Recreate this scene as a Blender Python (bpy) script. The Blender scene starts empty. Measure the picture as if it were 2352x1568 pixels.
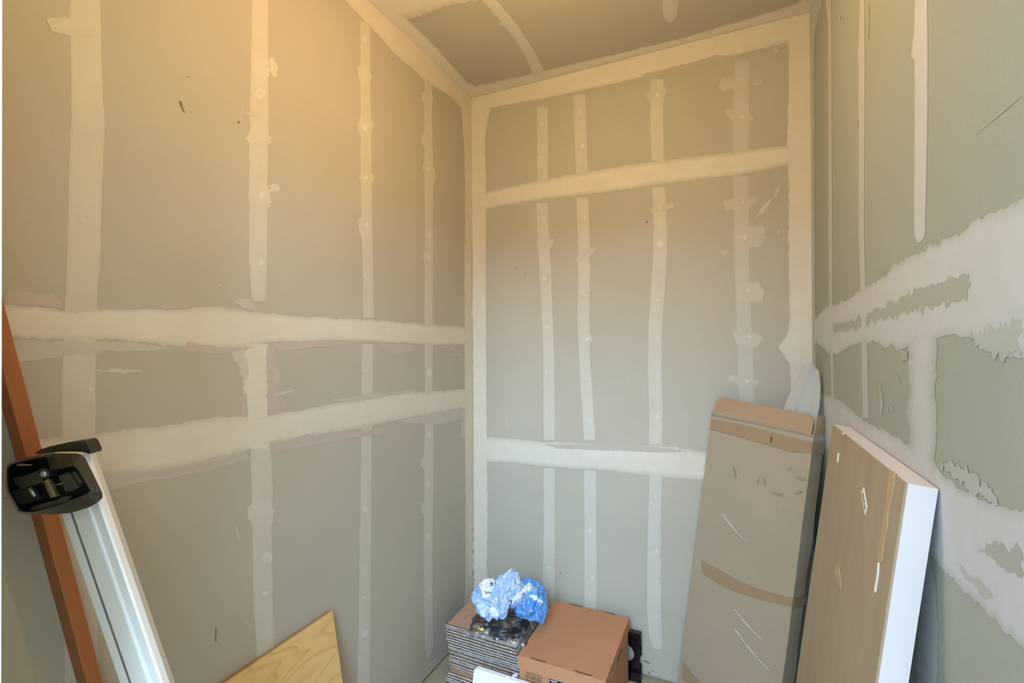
import bpy, bmesh, math, random
from mathutils import Vector, Matrix, noise
from mathutils.bvhtree import BVHTree
from mathutils.geometry import delaunay_2d_cdt

scene = bpy.context.scene
COL = scene.collection
random.seed(7)

# ---------------------------------------------------------------- camera
W_PX, H_PX, F_PX = 2352, 1568, 1088.6
YAW, PITCH, ROLL = .43376, .00504, -.00409
CAM = Vector((0, 0, 1.355))
FW = Vector((-math.sin(YAW) * math.cos(PITCH), math.cos(YAW) * math.cos(PITCH), math.sin(PITCH)))
_r = Vector((math.cos(YAW), math.sin(YAW), 0))
_u = _r.cross(FW)
RT = _r * math.cos(ROLL) + _u * math.sin(ROLL)
UP = -_r * math.sin(ROLL) + _u * math.cos(ROLL)
cam_data = bpy.data.cameras.new('camera')
cam_data.sensor_width = 36.0
cam_data.lens = F_PX / W_PX * 36.0
cam_data.clip_start = 0.02
cam = bpy.data.objects.new('camera', cam_data)
COL.objects.link(cam)
cam.matrix_world = Matrix(((RT.x, UP.x, -FW.x, CAM.x), (RT.y, UP.y, -FW.y, CAM.y),
                           (RT.z, UP.z, -FW.z, CAM.z), (0, 0, 0, 1)))
scene.camera = cam

# ---------------------------------------------------------------- world, daylight, exposure
world = bpy.data.worlds.new('world')
scene.world = world
world.use_nodes = True
world.node_tree.nodes['Background'].inputs[0].default_value = (.68, .84, 1.0, 1)
world.node_tree.nodes['Background'].inputs[1].default_value = .78

sun_d = bpy.data.lights.new('daylight', 'AREA')          # daylight of the open doorway behind the photographer
sun_d.shape = 'RECTANGLE'
sun_d.size, sun_d.size_y = 1.6, 1.1
sun_d.energy = 62
sun_d.color = (.42, .68, 1.0)
day = bpy.data.objects.new('daylight', sun_d)
COL.objects.link(day)
day.location = (.22, -2.2, 2.8)
day.rotation_euler = (Vector((-.6, 1.6, .6)) - Vector(day.location)).to_track_quat('-Z', 'Y').to_euler()

LAMP_POS = Vector((-.42, .95, 2.537))
LAMP_STRENGTH = 120.0
LAMP_COL = (1.0, .64, .27)

vs = scene.view_settings
vs.view_transform = 'Standard'
vs.look = 'None'
vs.gamma = 1.0
vs.use_curve_mapping = False
vs.exposure = 1.9

# ---------------------------------------------------------------- dimensions
XL, XR, YB, ZC = -1.126, .261, 1.98, 2.537
YF = .25            # inner face of the front wall


def ray(px, py):
    return FW + RT * ((px - W_PX / 2) / F_PX) + UP * ((H_PX / 2 - py) / F_PX)


def at_depth(px, py, zc):
    return CAM + ray(px, py) * zc


def hit(px, py, axis, val):
    d = ray(px, py)
    return CAM + d * ((val - CAM[axis]) / d[axis])


# ---------------------------------------------------------------- materials
def lin(c):
    return tuple(((x / 255) / 12.92 if x / 255 <= .04045 else ((x / 255 + .055) / 1.055) ** 2.4) for x in c) + (1,)


class NT:
    def __init__(self, name):
        self.m = bpy.data.materials.new(name)
        self.m.use_nodes = True
        self.t = self.m.node_tree
        self.b = self.t.nodes['Principled BSDF']

    def n(self, typ, **kw):
        nd = self.t.nodes.new(typ)
        for k, v in kw.items():
            if k.startswith('i_'):
                key = k[2:]
                nd.inputs[int(key) if key.isdigit() else key].default_value = v
            else:
                setattr(nd, k, v)
        return nd

    def l(self, a, b):
        self.t.links.new(a, b)

    def coord(self, kind='Object', scale=(1, 1, 1)):
        c = self.n('ShaderNodeTexCoord')
        mp = self.n('ShaderNodeMapping')
        mp.inputs['Scale'].default_value = scale
        self.l(c.outputs[kind], mp.inputs[0])
        return mp.outputs[0]

    def noise(self, vec, scale, detail=4, rough=.55):
        nz = self.n('ShaderNodeTexNoise')
        nz.inputs['Scale'].default_value = scale
        nz.inputs['Detail'].default_value = detail
        nz.inputs['Roughness'].default_value = rough
        self.l(vec, nz.inputs['Vector'])
        return nz.outputs['Fac']

    def ramp(self, fac, stops):
        r = self.n('ShaderNodeValToRGB')
        e = r.color_ramp.elements
        while len(e) < len(stops):
            e.new(.5)
        for el, (p, c) in zip(e, stops):
            el.position = p
            el.color = c if len(c) == 4 else tuple(c) + (1,)
        self.l(fac, r.inputs[0])
        return r.outputs[0]

    def mix(self, fac, a, b, blend='MIX'):
        mx = self.n('ShaderNodeMix', data_type='RGBA', blend_type=blend)
        for sock, v in ((mx.inputs[0], fac), (mx.inputs[6], a), (mx.inputs[7], b)):
            if hasattr(v, 'is_output'):
                self.l(v, sock)
            else:
                sock.default_value = v
        return mx.outputs[2]

    def math(self, op, a, b=0.0, clamp=False):
        mt = self.n('ShaderNodeMath', operation=op, use_clamp=clamp)
        for sock, v in ((mt.inputs[0], a), (mt.inputs[1], b)):
            if hasattr(v, 'is_output'):
                self.l(v, sock)
            else:
                sock.default_value = v
        return mt.outputs[0]

    def base(self, c):
        if hasattr(c, 'is_output'):
            self.l(c, self.b.inputs['Base Color'])
        else:
            self.b.inputs['Base Color'].default_value = c

    def set(self, **kw):
        for k, v in kw.items():
            self.b.inputs[k.replace('_', ' ')].default_value = v

    def bump(self, h, strength=.2, dist=.001):
        bp = self.n('ShaderNodeBump')
        bp.inputs['Strength'].default_value = strength
        bp.inputs['Distance'].default_value = dist
        self.l(h, bp.inputs['Height'])
        self.l(bp.outputs[0], self.b.inputs['Normal'])


PAPER_A, PAPER_B = lin((174, 164, 146)), lin((186, 177, 159))


PAPER_C = (lin((184, 174, 155)), lin((194, 185, 167)))  # ceiling: same board as the walls, colour lightened in place of lamp light
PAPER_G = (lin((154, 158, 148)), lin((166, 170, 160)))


def paper_color(t, cols=(PAPER_A, PAPER_B)):
    v = t.coord('Object')
    n1 = t.noise(v, 3.0, 5)
    c = t.mix(n1, *cols)
    n2 = t.noise(v, 420, 2, .7)
    g = t.ramp(n2, [(.35, (.90, .90, .90)), (.65, (1, 1, 1))])
    return t.mix(.7, c, g, 'MULTIPLY'), v


def mat_paper(name='drywall_paper', cols=(PAPER_A, PAPER_B)):
    t = NT(name)
    c, v = paper_color(t, cols)
    t.base(c)
    t.set(Roughness=.9)
    t.b.inputs['Specular IOR Level'].default_value = .15
    t.bump(t.noise(v, 260, 3), .15, .0006)
    return t.m


def mat_mud(name, col, dens, cols=(PAPER_A, PAPER_B)):
    t = NT(name)
    c, v = paper_color(t, cols)
    at = t.n('ShaderNodeAttribute', attribute_name='cover')
    n1 = t.noise(t.coord('Object', (1, 1, 1)), 28, 6, .65)
    k = t.math('MULTIPLY_ADD', n1, .7)
    k.node.inputs[2].default_value = -.35
    f = t.math('ADD', at.outputs['Fac'], t.math('MULTIPLY', k, .7))
    f = t.math('MULTIPLY', f, dens, True)
    n2 = t.noise(v, 9, 4)
    mc = t.mix(n2, tuple(x * .94 for x in col[:3]) + (1,), col)
    t.base(t.mix(f, c, mc))
    t.set(Roughness=.72)
    t.b.inputs['Specular IOR Level'].default_value = .25
    t.bump(t.noise(v, 45, 5), .2, .0015)
    return t.m


M = {}
M['paper'] = mat_paper()
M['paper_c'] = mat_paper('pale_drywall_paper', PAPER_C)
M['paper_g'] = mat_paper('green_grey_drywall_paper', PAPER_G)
M['mud'] = mat_mud('joint_compound', lin((212, 201, 182)), .95)
M['mud_thin'] = mat_mud('joint_compound_thin', lin((208, 199, 182)), .62)
M['mud_faint'] = mat_mud('joint_compound_faint', lin((205, 198, 185)), .42)
M['mud_blob'] = mat_mud('joint_compound_blob', lin((208, 199, 182)), .70)
M['mud_pink'] = mat_mud('joint_compound_pinkish', lin((194, 174, 163)), .65)
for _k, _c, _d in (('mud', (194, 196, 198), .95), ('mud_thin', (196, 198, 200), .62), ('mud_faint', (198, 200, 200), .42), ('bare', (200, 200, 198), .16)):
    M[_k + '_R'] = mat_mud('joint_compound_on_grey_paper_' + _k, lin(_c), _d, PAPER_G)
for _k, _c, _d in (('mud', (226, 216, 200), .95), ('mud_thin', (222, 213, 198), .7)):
    M[_k + '_C'] = mat_mud('joint_compound_on_lightened_paper_' + _k, lin(_c), _d, PAPER_C)  # compound lightened along with the ceiling paper, to stay paler than it
M['mud_white'] = mat_mud('joint_compound_spot', lin((220, 213, 200)), .8)


def simple(name, col, rough=.6, metal=0.0, var=.12, scale=30, spec=.4, bump=0.0, bscale=200, stretch=(1, 1, 1)):
    t = NT(name)
    v = t.coord('Object', stretch)
    n1 = t.noise(v, scale, 5)
    a = tuple(x * (1 - var) for x in col[:3]) + (1,)
    b = tuple(min(1, x * (1 + var)) for x in col[:3]) + (1,)
    t.base(t.mix(n1, a, b))
    t.set(Roughness=rough, Metallic=metal)
    t.b.inputs['Specular IOR Level'].default_value = spec
    if bump:
        t.bump(t.noise(v, bscale, 3), bump, .0008)
    return t.m


M['frame'] = simple('stud_backing', lin((150, 140, 125)), .9)
M['jamb'] = simple('painted_jamb', lin((214, 224, 202)), .55, var=.03)
M['dirt'] = simple('dark_scuff', lin((116, 102, 84)), .9)
M['scuff'] = simple('grey_scuff', lin((120, 116, 110)), .9)


def mat_floor():
    t = NT('concrete_floor')
    v = t.coord('Object')
    n1 = t.noise(v, 6, 6)
    n2 = t.noise(v, 120, 3)
    c = t.mix(n1, lin((150, 138, 106)), lin((182, 172, 146)))
    g = t.ramp(n2, [(.3, (.78, .78, .78)), (.6, (1, 1, 1))])
    t.base(t.mix(.8, c, g, 'MULTIPLY'))
    t.set(Roughness=.8)
    t.bump(n2, .3, .001)
    return t.m


M['floor'] = mat_floor()


def mat_card(name, col, corr=0):
    t = NT(name)
    v = t.coord('Object')
    n1 = t.noise(v, 5, 5)
    n2 = t.noise(t.coord('Object', (1, 1, 6)), 160, 3, .7)
    c = t.mix(n1, tuple(x * .9 for x in col[:3]) + (1,), tuple(min(1, x * 1.08) for x in col[:3]) + (1,))
    g = t.ramp(n2, [(.3, (.86, .86, .86)), (.7, (1, 1, 1))])
    t.base(t.mix(.8, c, g, 'MULTIPLY'))
    t.set(Roughness=.78)
    t.b.inputs['Specular IOR Level'].default_value = .25
    t.bump(n2, .12, .0006)
    return t.m


M['card_tall'] = mat_card('tall_carton_card', lin((168, 151, 127)))
M['card_in'] = mat_card('carton_liner', lin((168, 138, 108)))
M['card_box'] = mat_card('file_box_card', lin((190, 134, 97)))
M['card_grey'] = mat_card('grey_board', lin((178, 172, 162)))
M['tape'] = simple('brown_packing_tape', lin((154, 128, 98)), .35, var=.06, spec=.5)
M['wrap'] = simple('white_wrap_streak', lin((206, 202, 194)), .3, var=.05)
M['stain'] = simple('grey_stain', lin((146, 132, 111)), .9, var=.15)
M['ink'] = simple('black_ink', lin((42, 36, 34)), .7)
M['black_label'] = simple('black_label_print', lin((20, 18, 22)), .5)
M['white_print'] = simple('white_print', lin((225, 225, 228)), .6)
M['slot'] = simple('slot_shadow_gap', lin((70, 48, 34)), .9)


def mat_wood(name, c1, c2, axis_scale, ring=6.0, rough=.45):
    t = NT(name)
    v = t.coord('Object', axis_scale)
    n0 = t.noise(v, 2.0, 3)
    w = t.n('ShaderNodeTexWave', wave_type='RINGS')
    w.inputs['Scale'].default_value = ring
    w.inputs['Distortion'].default_value = 9
    w.inputs['Detail'].default_value = 3
    w.inputs['Detail Scale'].default_value = .8
    t.l(v, w.inputs['Vector'])
    f = t.ramp(w.outputs['Fac'], [(.0, (0, 0, 0)), (.55, (.25, .25, .25)), (.85, (1, 1, 1))])
    n2 = t.noise(t.coord('Object', tuple(s * 8 for s in axis_scale)), 14, 4)
    c = t.mix(f, c2, c1)
    g = t.ramp(n2, [(.3, (.88, .88, .88)), (.7, (1, 1, 1))])
    c = t.mix(.7, c, g, 'MULTIPLY')
    t.base(c)
    t.set(Roughness=rough)
    return t.m


def mat_maple():
    t = NT('maple_laminate')
    v = t.coord('Object', (3, 2.2, 9))
    n0 = t.noise(v, .9, 2, .4)
    ph = t.math('FRACT', t.math('MULTIPLY', n0, 13.0))
    ln = t.ramp(ph, [(.0, (1, 1, 1)), (.10, (.15, .15, .15)), (.55, (0, 0, 0)), (.96, (.55, .55, .55)), (1.0, (1, 1, 1))])
    c = t.mix(t.math('MULTIPLY', ln, .75), lin((228, 186, 122)), lin((196, 148, 88)))
    n2 = t.noise(t.coord('Object', (4, 12, 120)), 6, 3)
    g = t.ramp(n2, [(.3, (.92, .92, .92)), (.7, (1, 1, 1))])
    t.base(t.mix(.8, c, g, 'MULTIPLY'))
    t.set(Roughness=.4)
    return t.m


M['maple'] = mat_maple()
M['particle'] = simple('particleboard_edge', lin((170, 130, 78)), .8, var=.25, scale=160)
M['redwood'] = simple('stained_timber', lin((158, 96, 50)), .5, var=.2, scale=18, stretch=(8, 8, .6))
M['alu'] = simple('painted_aluminium', lin((222, 222, 219)), .42, .15, .03)
M['alu_light'] = simple('bright_aluminium', lin((240, 241, 242)), .35, .05, .03)
M['groove'] = simple('rail_groove', lin((120, 116, 108)), .5)
M['black_plastic'] = simple('black_plastic', lin((44, 40, 36)), .32, var=.08, spec=.6)
M['black_in'] = simple('black_plastic_inside', lin((26, 25, 22)), .45, var=.1)
M['dark_grey'] = simple('dark_grey_plastic', lin((62, 60, 52)), .4, var=.1)
M['steel'] = simple('zinc_steel', lin((170, 172, 176)), .3, .85, .06)
M['spring'] = simple('bronze_spring', lin((176, 156, 118)), .35, .7, .1)
M['brass'] = simple('brass', lin((222, 184, 84)), .25, .85, .08)
M['hose'] = simple('black_hose', lin((34, 36, 40)), .28, var=.08, spec=.6)
M['gloss_black'] = simple('black_enamel', lin((10, 11, 18)), .12, var=.1, spec=.7)
M['white_lam'] = simple('white_laminate', lin((218, 208, 206)), .4, var=.015)
M['white_plain'] = simple('white_board', lin((240, 238, 246)), .45, var=.01)


def mat_hdf():
    t = NT('hardboard_back')
    v = t.coord('Object', (6, 6, .7))
    n1 = t.noise(v, 4, 6)
    n2 = t.noise(t.coord('Object'), 3, 5)
    c = t.mix(n1, lin((148, 128, 101)), lin((174, 155, 129)))
    pale = t.ramp(n2, [(.5, (0, 0, 0)), (.72, (.5, .5, .5))])
    t.base(t.mix(pale, c, lin((184, 166, 134))))
    t.set(Roughness=.55)
    return t.m


M['hdf'] = mat_hdf()
M['glue'] = simple('dried_glue', lin((180, 154, 114)), .5)
M['sticker'] = simple('sticker_paper', lin((228, 226, 222)), .5, var=.03)


def mat_speckle(name, a, b, scale):
    t = NT(name)
    v = t.coord('Object')
    n1 = t.noise(v, scale, 2, .8)
    n2 = t.noise(v, scale * .25, 3)
    f = t.ramp(n1, [(.38, (0, 0, 0)), (.6, (1, 1, 1))])
    c = t.mix(f, a, b)
    g = t.ramp(n2, [(.3, (.85, .85, .85)), (.7, (1, 1, 1))])
    t.base(t.mix(1.0, c, g, 'MULTIPLY'))
    t.set(Roughness=.95)
    t.b.inputs['Specular IOR Level'].default_value = .1
    t.bump(n1, .5, .002)
    return t.m


M['tile_back'] = mat_speckle('carpet_tile_backing', lin((160, 126, 100)), lin((196, 162, 134)), 220)
M['tile_edge'] = mat_speckle('carpet_tile_pile', lin((156, 144, 134)), lin((210, 200, 190)), 200)
M['tile_dark'] = mat_speckle('carpet_tile_backing_edge', lin((88, 72, 62)), lin((128, 108, 94)), 200)


def mat_bag():
    t = NT('printed_bag_film')
    at = t.n('ShaderNodeAttribute', attribute_name='white')
    v = t.coord('Object')
    n1 = t.noise(v, 22, 4)
    pale = t.mix(n1, lin((140, 168, 214)), lin((192, 208, 232)))
    deep = t.mix(n1, lin((52, 118, 190)), lin((96, 158, 216)))
    ab = t.n('ShaderNodeAttribute', attribute_name='deep')
    c = t.mix(ab.outputs['Fac'], pale, deep)
    f = t.ramp(at.outputs['Fac'], [(.46, (0, 0, 0)), (.54, (1, 1, 1))])
    t.base(t.mix(f, c, lin((226, 226, 230))))
    t.set(Roughness=.25)
    t.b.inputs['Specular IOR Level'].default_value = .6
    t.bump(t.noise(v, 60, 4), .35, .003)
    return t.m


M['bag'] = mat_bag()
M['bag_blue'] = simple('bag_print_blue', lin((44, 62, 150)), .3)


def mat_clear():
    t = NT('clear_plastic_film')
    tr = t.n('ShaderNodeBsdfTransparent')
    tr.inputs[0].default_value = (.93, .93, .92, 1)
    gl = t.n('ShaderNodeBsdfGlossy')
    gl.inputs['Roughness'].default_value = .12
    df = t.n('ShaderNodeBsdfDiffuse')
    df.inputs[0].default_value = (.8, .79, .77, 1)
    lw = t.n('ShaderNodeLayerWeight')
    lw.inputs[0].default_value = .35
    v = t.coord('Object')
    n1 = t.noise(v, 40, 5)
    f2 = t.ramp(n1, [(.5, (.02, .02, .02)), (.75, (.34, .34, .34))])
    m1 = t.n('ShaderNodeMixShader')
    t.l(f2, m1.inputs[0])
    t.l(tr.outputs[0], m1.inputs[1])
    t.l(df.outputs[0], m1.inputs[2])
    m2 = t.n('ShaderNodeMixShader')
    t.l(t.math('MULTIPLY', lw.outputs['Fresnel'], .9), m2.inputs[0])
    t.l(m1.outputs[0], m2.inputs[1])
    t.l(gl.outputs[0], m2.inputs[2])
    t.l(m2.outputs[0], t.t.nodes['Material Output'].inputs[0])
    return t.m


M['clear'] = mat_clear()


def mat_bulb():
    t = NT('lit_bulb_glass')
    t.base((1, .9, .75, 1))
    t.b.inputs['Emission Color'].default_value = LAMP_COL + (1,)
    t.b.inputs['Emission Strength'].default_value = LAMP_STRENGTH
    return t.m


M['bulb'] = mat_bulb()
M['porcelain'] = simple('white_lampholder', lin((225, 222, 214)), .4, var=.02)


# ---------------------------------------------------------------- object helpers
def obj(name, bm_or_me, mats, parent=None, smooth=False):
    if isinstance(bm_or_me, bmesh.types.BMesh):
        bmesh.ops.recalc_face_normals(bm_or_me, faces=bm_or_me.faces[:])
        me = bpy.data.meshes.new(name)
        bm_or_me.to_mesh(me)
        bm_or_me.free()
    else:
        me = bm_or_me
    if not isinstance(mats, (list, tuple)):
        mats = [mats]
    if len(me.materials) == 0:
        for m in mats:
            me.materials.append(M[m])
    if smooth:
        for p in me.polygons:
            p.use_smooth = True
    o = bpy.data.objects.new(name, me)
    COL.objects.link(o)
    if parent is not None:
        o.parent = parent
        if any(parent.matrix_basis[i][j] != (1 if i == j else 0) for i in range(4) for j in range(4)):
            pass
    return o


def thing(name, label, cat, group=None, mat=None):
    o = bpy.data.objects.new(name, None)
    o.empty_display_size = .05
    COL.objects.link(o)
    if mat is not None:
        o.matrix_basis = mat
    return tag(o, label, cat, group)


def tag(o, label, cat, group=None):
    o['label'] = label
    o['category'] = cat
    if group:
        o['group'] = group
    return o


def struct(o):
    o['kind'] = 'structure'
    return o


def add_box(bm, a, b, bevel=0.0, mi=0):
    a, b = Vector(a), Vector(b)
    r = bmesh.ops.create_cube(bm, size=1)
    vs_ = r['verts']
    c, s = (a + b) / 2, (b - a)
    for v in vs_:
        v.co = Vector((c.x + v.co.x * s.x, c.y + v.co.y * s.y, c.z + v.co.z * s.z))
    fs = set(f for v in vs_ for f in v.link_faces)
    for f in fs:
        f.material_index = mi
    if bevel:
        es = list(set(e for f in fs for e in f.edges))
        bmesh.ops.bevel(bm, geom=es, offset=bevel, segments=2, profile=.6, affect='EDGES')


def box(name, a, b, mat, parent=None, bevel=0.0):
    bm = bmesh.new()
    add_box(bm, a, b, bevel)
    return obj(name, bm, mat, parent)


def tube_mesh(bm, pts, r, n=10, cap=True, mi=0):
    pts = [Vector(p) for p in pts]
    rings = []
    ref = Vector((0, 0, 1))
    for i, p in enumerate(pts):
        d = (pts[min(i + 1, len(pts) - 1)] - pts[max(i - 1, 0)]).normalized()
        if abs(d.dot(ref)) > .95:
            ref = Vector((1, 0, 0)) if abs(d.x) < .9 else Vector((0, 1, 0))
        x = (ref - d * ref.dot(d)).normalized()
        ref = x
        y = d.cross(x)
        rr = r[i] if isinstance(r, (list, tuple)) else r
        rings.append([bm.verts.new(p + x * rr * math.cos(2 * math.pi * k / n) + y * rr * math.sin(2 * math.pi * k / n)) for k in range(n)])
    for a, b in zip(rings, rings[1:]):
        for k in range(n):
            f = bm.faces.new((a[k], a[(k + 1) % n], b[(k + 1) % n], b[k]))
            f.material_index = mi
    if cap:
        bm.faces.new(rings[0][::-1]).material_index = mi
        bm.faces.new(rings[-1]).material_index = mi


def tube(name, pts, r, mat, parent=None, n=10):
    bm = bmesh.new()
    tube_mesh(bm, pts, r, n)
    return obj(name, bm, mat, parent, True)


def prism(name, pts, depth_vec, mat, parent=None):
    """closed outline (list of Vectors) extruded by depth_vec"""
    bm = bmesh.new()
    a = [bm.verts.new(p) for p in pts]
    b = [bm.verts.new(p + depth_vec) for p in pts]
    bm.faces.new(a)
    bm.faces.new(b[::-1])
    n = len(pts)
    for i in range(n):
        bm.faces.new((a[i], b[i], b[(i + 1) % n], a[(i + 1) % n]))
    return obj(name, bm, mat, parent)


def text_mesh(s, size):
    cu = bpy.data.curves.new('txt', 'FONT')
    cu.body = s
    cu.size = size
    cu.resolution_u = 3
    o = bpy.data.objects.new('txt', cu)
    COL.objects.link(o)
    bpy.context.view_layer.update()
    me = bpy.data.meshes.new_from_object(o.evaluated_get(bpy.context.evaluated_depsgraph_get()))
    bpy.data.objects.remove(o)
    bpy.data.curves.remove(cu)
    return me


# ---------------------------------------------------------------- room shell
TH = .012
floor = struct(box('floor', (-3.5, -4.5, -.1), (2.0, 2.2, 0), 'floor'))
wl = struct(box('wall_left', (XL - .12, .13, -.1), (XL - TH, YB + .12, ZC + .1), 'frame'))
wb = struct(box('wall_back', (XL - TH, YB + TH, -.1), (XR + TH, YB + .12, ZC + .1), 'frame'))
wr = struct(box('wall_right', (XR + TH, .13, -.1), (XR + .12, YB + .12, ZC + .1), 'frame'))
ceil = struct(box('ceiling', (XL - TH, .13, ZC + TH), (XR + TH, YB + TH, ZC + .1), 'frame'))
DX0, DX1, DZ = -.768, .20, 2.06
bm = bmesh.new()
add_box(bm, (XL - TH, .13, 0), (DX0, YF, ZC + .1))
add_box(bm, (DX1, .13, 0), (XR + TH, YF, ZC + .1))
add_box(bm, (DX0, .13, DZ), (DX1, YF, ZC + .1))
wf = struct(obj('wall_front', bm, 'jamb'))

G = .0003
SHEETS = []
LJ1, LJ2 = 1.383, 1.095
for z0, z1 in ((.012, LJ2), (LJ2, LJ1), (LJ1, ZC)):
    SHEETS.append(box('drywall_sheet', (XL - TH, YF, z0 + G), (XL, YB, z1 - G), 'paper', wl))
BJ1, BJ2 = 2.035, .835
for z0, z1 in ((.012, BJ2), (BJ2, BJ1), (BJ1, ZC)):
    box('drywall_sheet', (XL, YB, z0 + G), (XR, YB + TH, z1 - G), 'paper', wb)
RJ1, RJ2, RY = 1.402, 1.06, .985
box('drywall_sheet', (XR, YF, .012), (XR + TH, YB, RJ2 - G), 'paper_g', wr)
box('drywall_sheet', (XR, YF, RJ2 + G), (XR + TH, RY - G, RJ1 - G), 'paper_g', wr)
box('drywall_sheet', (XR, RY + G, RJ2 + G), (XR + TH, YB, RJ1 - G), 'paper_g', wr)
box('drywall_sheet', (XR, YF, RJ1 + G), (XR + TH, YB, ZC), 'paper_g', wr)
CJ = hit(930, 20, 2, ZC).y - .05
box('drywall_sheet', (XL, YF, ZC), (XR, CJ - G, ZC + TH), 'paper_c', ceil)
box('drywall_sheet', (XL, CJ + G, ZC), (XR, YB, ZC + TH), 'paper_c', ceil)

# ---------------------------------------------------------------- joint compound on the sheets
PLANES = {'L': (0, XL, Vector((1, 0, 0)), wl), 'B': (1, YB, Vector((0, -1, 0)), wb),
          'R': (0, XR, Vector((-1, 0, 0)), wr), 'C': (2, ZC, Vector((0, 0, -1)), ceil)}
BOUNDS = ((XL, XR), (YF, YB), (0.012, ZC))


def clampw(p):
    return Vector([min(max(p[i], BOUNDS[i][0]), BOUNDS[i][1]) for i in range(3)])


def resample(pts, n):
    pts = [Vector(p) for p in pts]
    ls = [0]
    for a, b in zip(pts, pts[1:]):
        ls.append(ls[-1] + (b - a).length)
    out = []
    j = 0
    for i in range(n):
        t = ls[-1] * i / (n - 1)
        while j < len(pts) - 2 and ls[j + 1] < t:
            j += 1
        k = (t - ls[j]) / max(1e-9, ls[j + 1] - ls[j])
        out.append(pts[j].lerp(pts[j + 1], k))
    return out


LAYER = {'n': 0}


def band(pl, A, B, mat='mud', name='joint_compound_band', rag=.004, feather=.25, thick=.0003, sharp=(False, False), seed=0, edgecov=.25):
    """a coat of joint compound between two edges traced as pixel polylines on a wall plane"""
    ax, val, nrm, par = PLANES[pl]
    if mat + '_' + pl in M:
        mat = mat + '_' + pl
    LAYER['n'] += 1
    lift = .00005 + .000002 * LAYER['n']
    wa = [hit(x, y, ax, val) for x, y in A]
    wb_ = [hit(x, y, ax, val) for x, y in B]
    L = max(sum((b - a).length for a, b in zip(w, w[1:])) for w in (wa, wb_))
    n = max(10, min(260, int(L / .006)))
    ra, rb = resample(wa, n), resample(wb_, n)
    bm = bmesh.new()
    cov = bm.verts.layers.float.new('cover')
    us = [0, .04, feather * .5, feather, .5, 1 - feather, 1 - feather * .5, .96, 1]
    rows = []
    so = seed * 17.3 + LAYER['n'] * 3.7
    for i in range(n):
        a, b = ra[i], rb[i]
        d = b - a
        w = d.length
        d = d / max(w, 1e-6)
        s = i * L / n

        def rg(k):
            return (noise.noise(Vector((s * 30, so, k))) * 1.0 + noise.noise(Vector((s * 90, so, k + 5))) * .7
                    + noise.noise(Vector((s * 260, so, k + 9))) * .5) * rag
        a2 = a if sharp[0] else a + d * rg(1)
        b2 = b if sharp[1] else b - d * rg(2)
        row = []
        for u in us:
            p = a2.lerp(b2, u)
            e = 1.0
            if not sharp[0]:
                e = min(e, u / feather)
            if not sharp[1]:
                e = min(e, (1 - u) / feather)
            e = max(0, min(1, e))
            p = clampw(p) + nrm * (lift + thick * e)
            v = bm.verts.new(p)
            v[cov] = edgecov + (1 - edgecov) * e * (0.88 + .24 * (noise.noise(Vector((s * 12, so, u * 2))) + .5))
            row.append(v)
        rows.append(row)
    for r0, r1 in zip(rows, rows[1:]):
        for k in range(len(us) - 1):
            bm.faces.new((r0[k], r0[k + 1], r1[k + 1], r1[k]))
    return obj(name, bm, mat, par, True)


def strip(pl, rows, mat='mud_thin', name='fastener_strip', rag=.0012, top_round=False, bot_round=False, **kw):
    """vertical skim strip over a stud: rows of (y, x_left, x_right) in pixels"""
    rows = list(rows)
    if bot_round:
        y, a, b = rows[-1]
        w = b - a
        rows += [(y + w * .2, a + w * .06, b - w * .06), (y + w * .34, a + w * .2, b - w * .2)]
    if top_round:
        y, a, b = rows[0]
        w = b - a
        rows = [(y - w * .22, a + w * .12, b - w * .1)] + rows
    kw.setdefault('edgecov', .65)
    kw.setdefault('feather', .12)
    return band(pl, [(a, y) for y, a, b in rows], [(b, y) for y, a, b in rows], mat, name, rag, thick=.0002, **kw)


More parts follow.
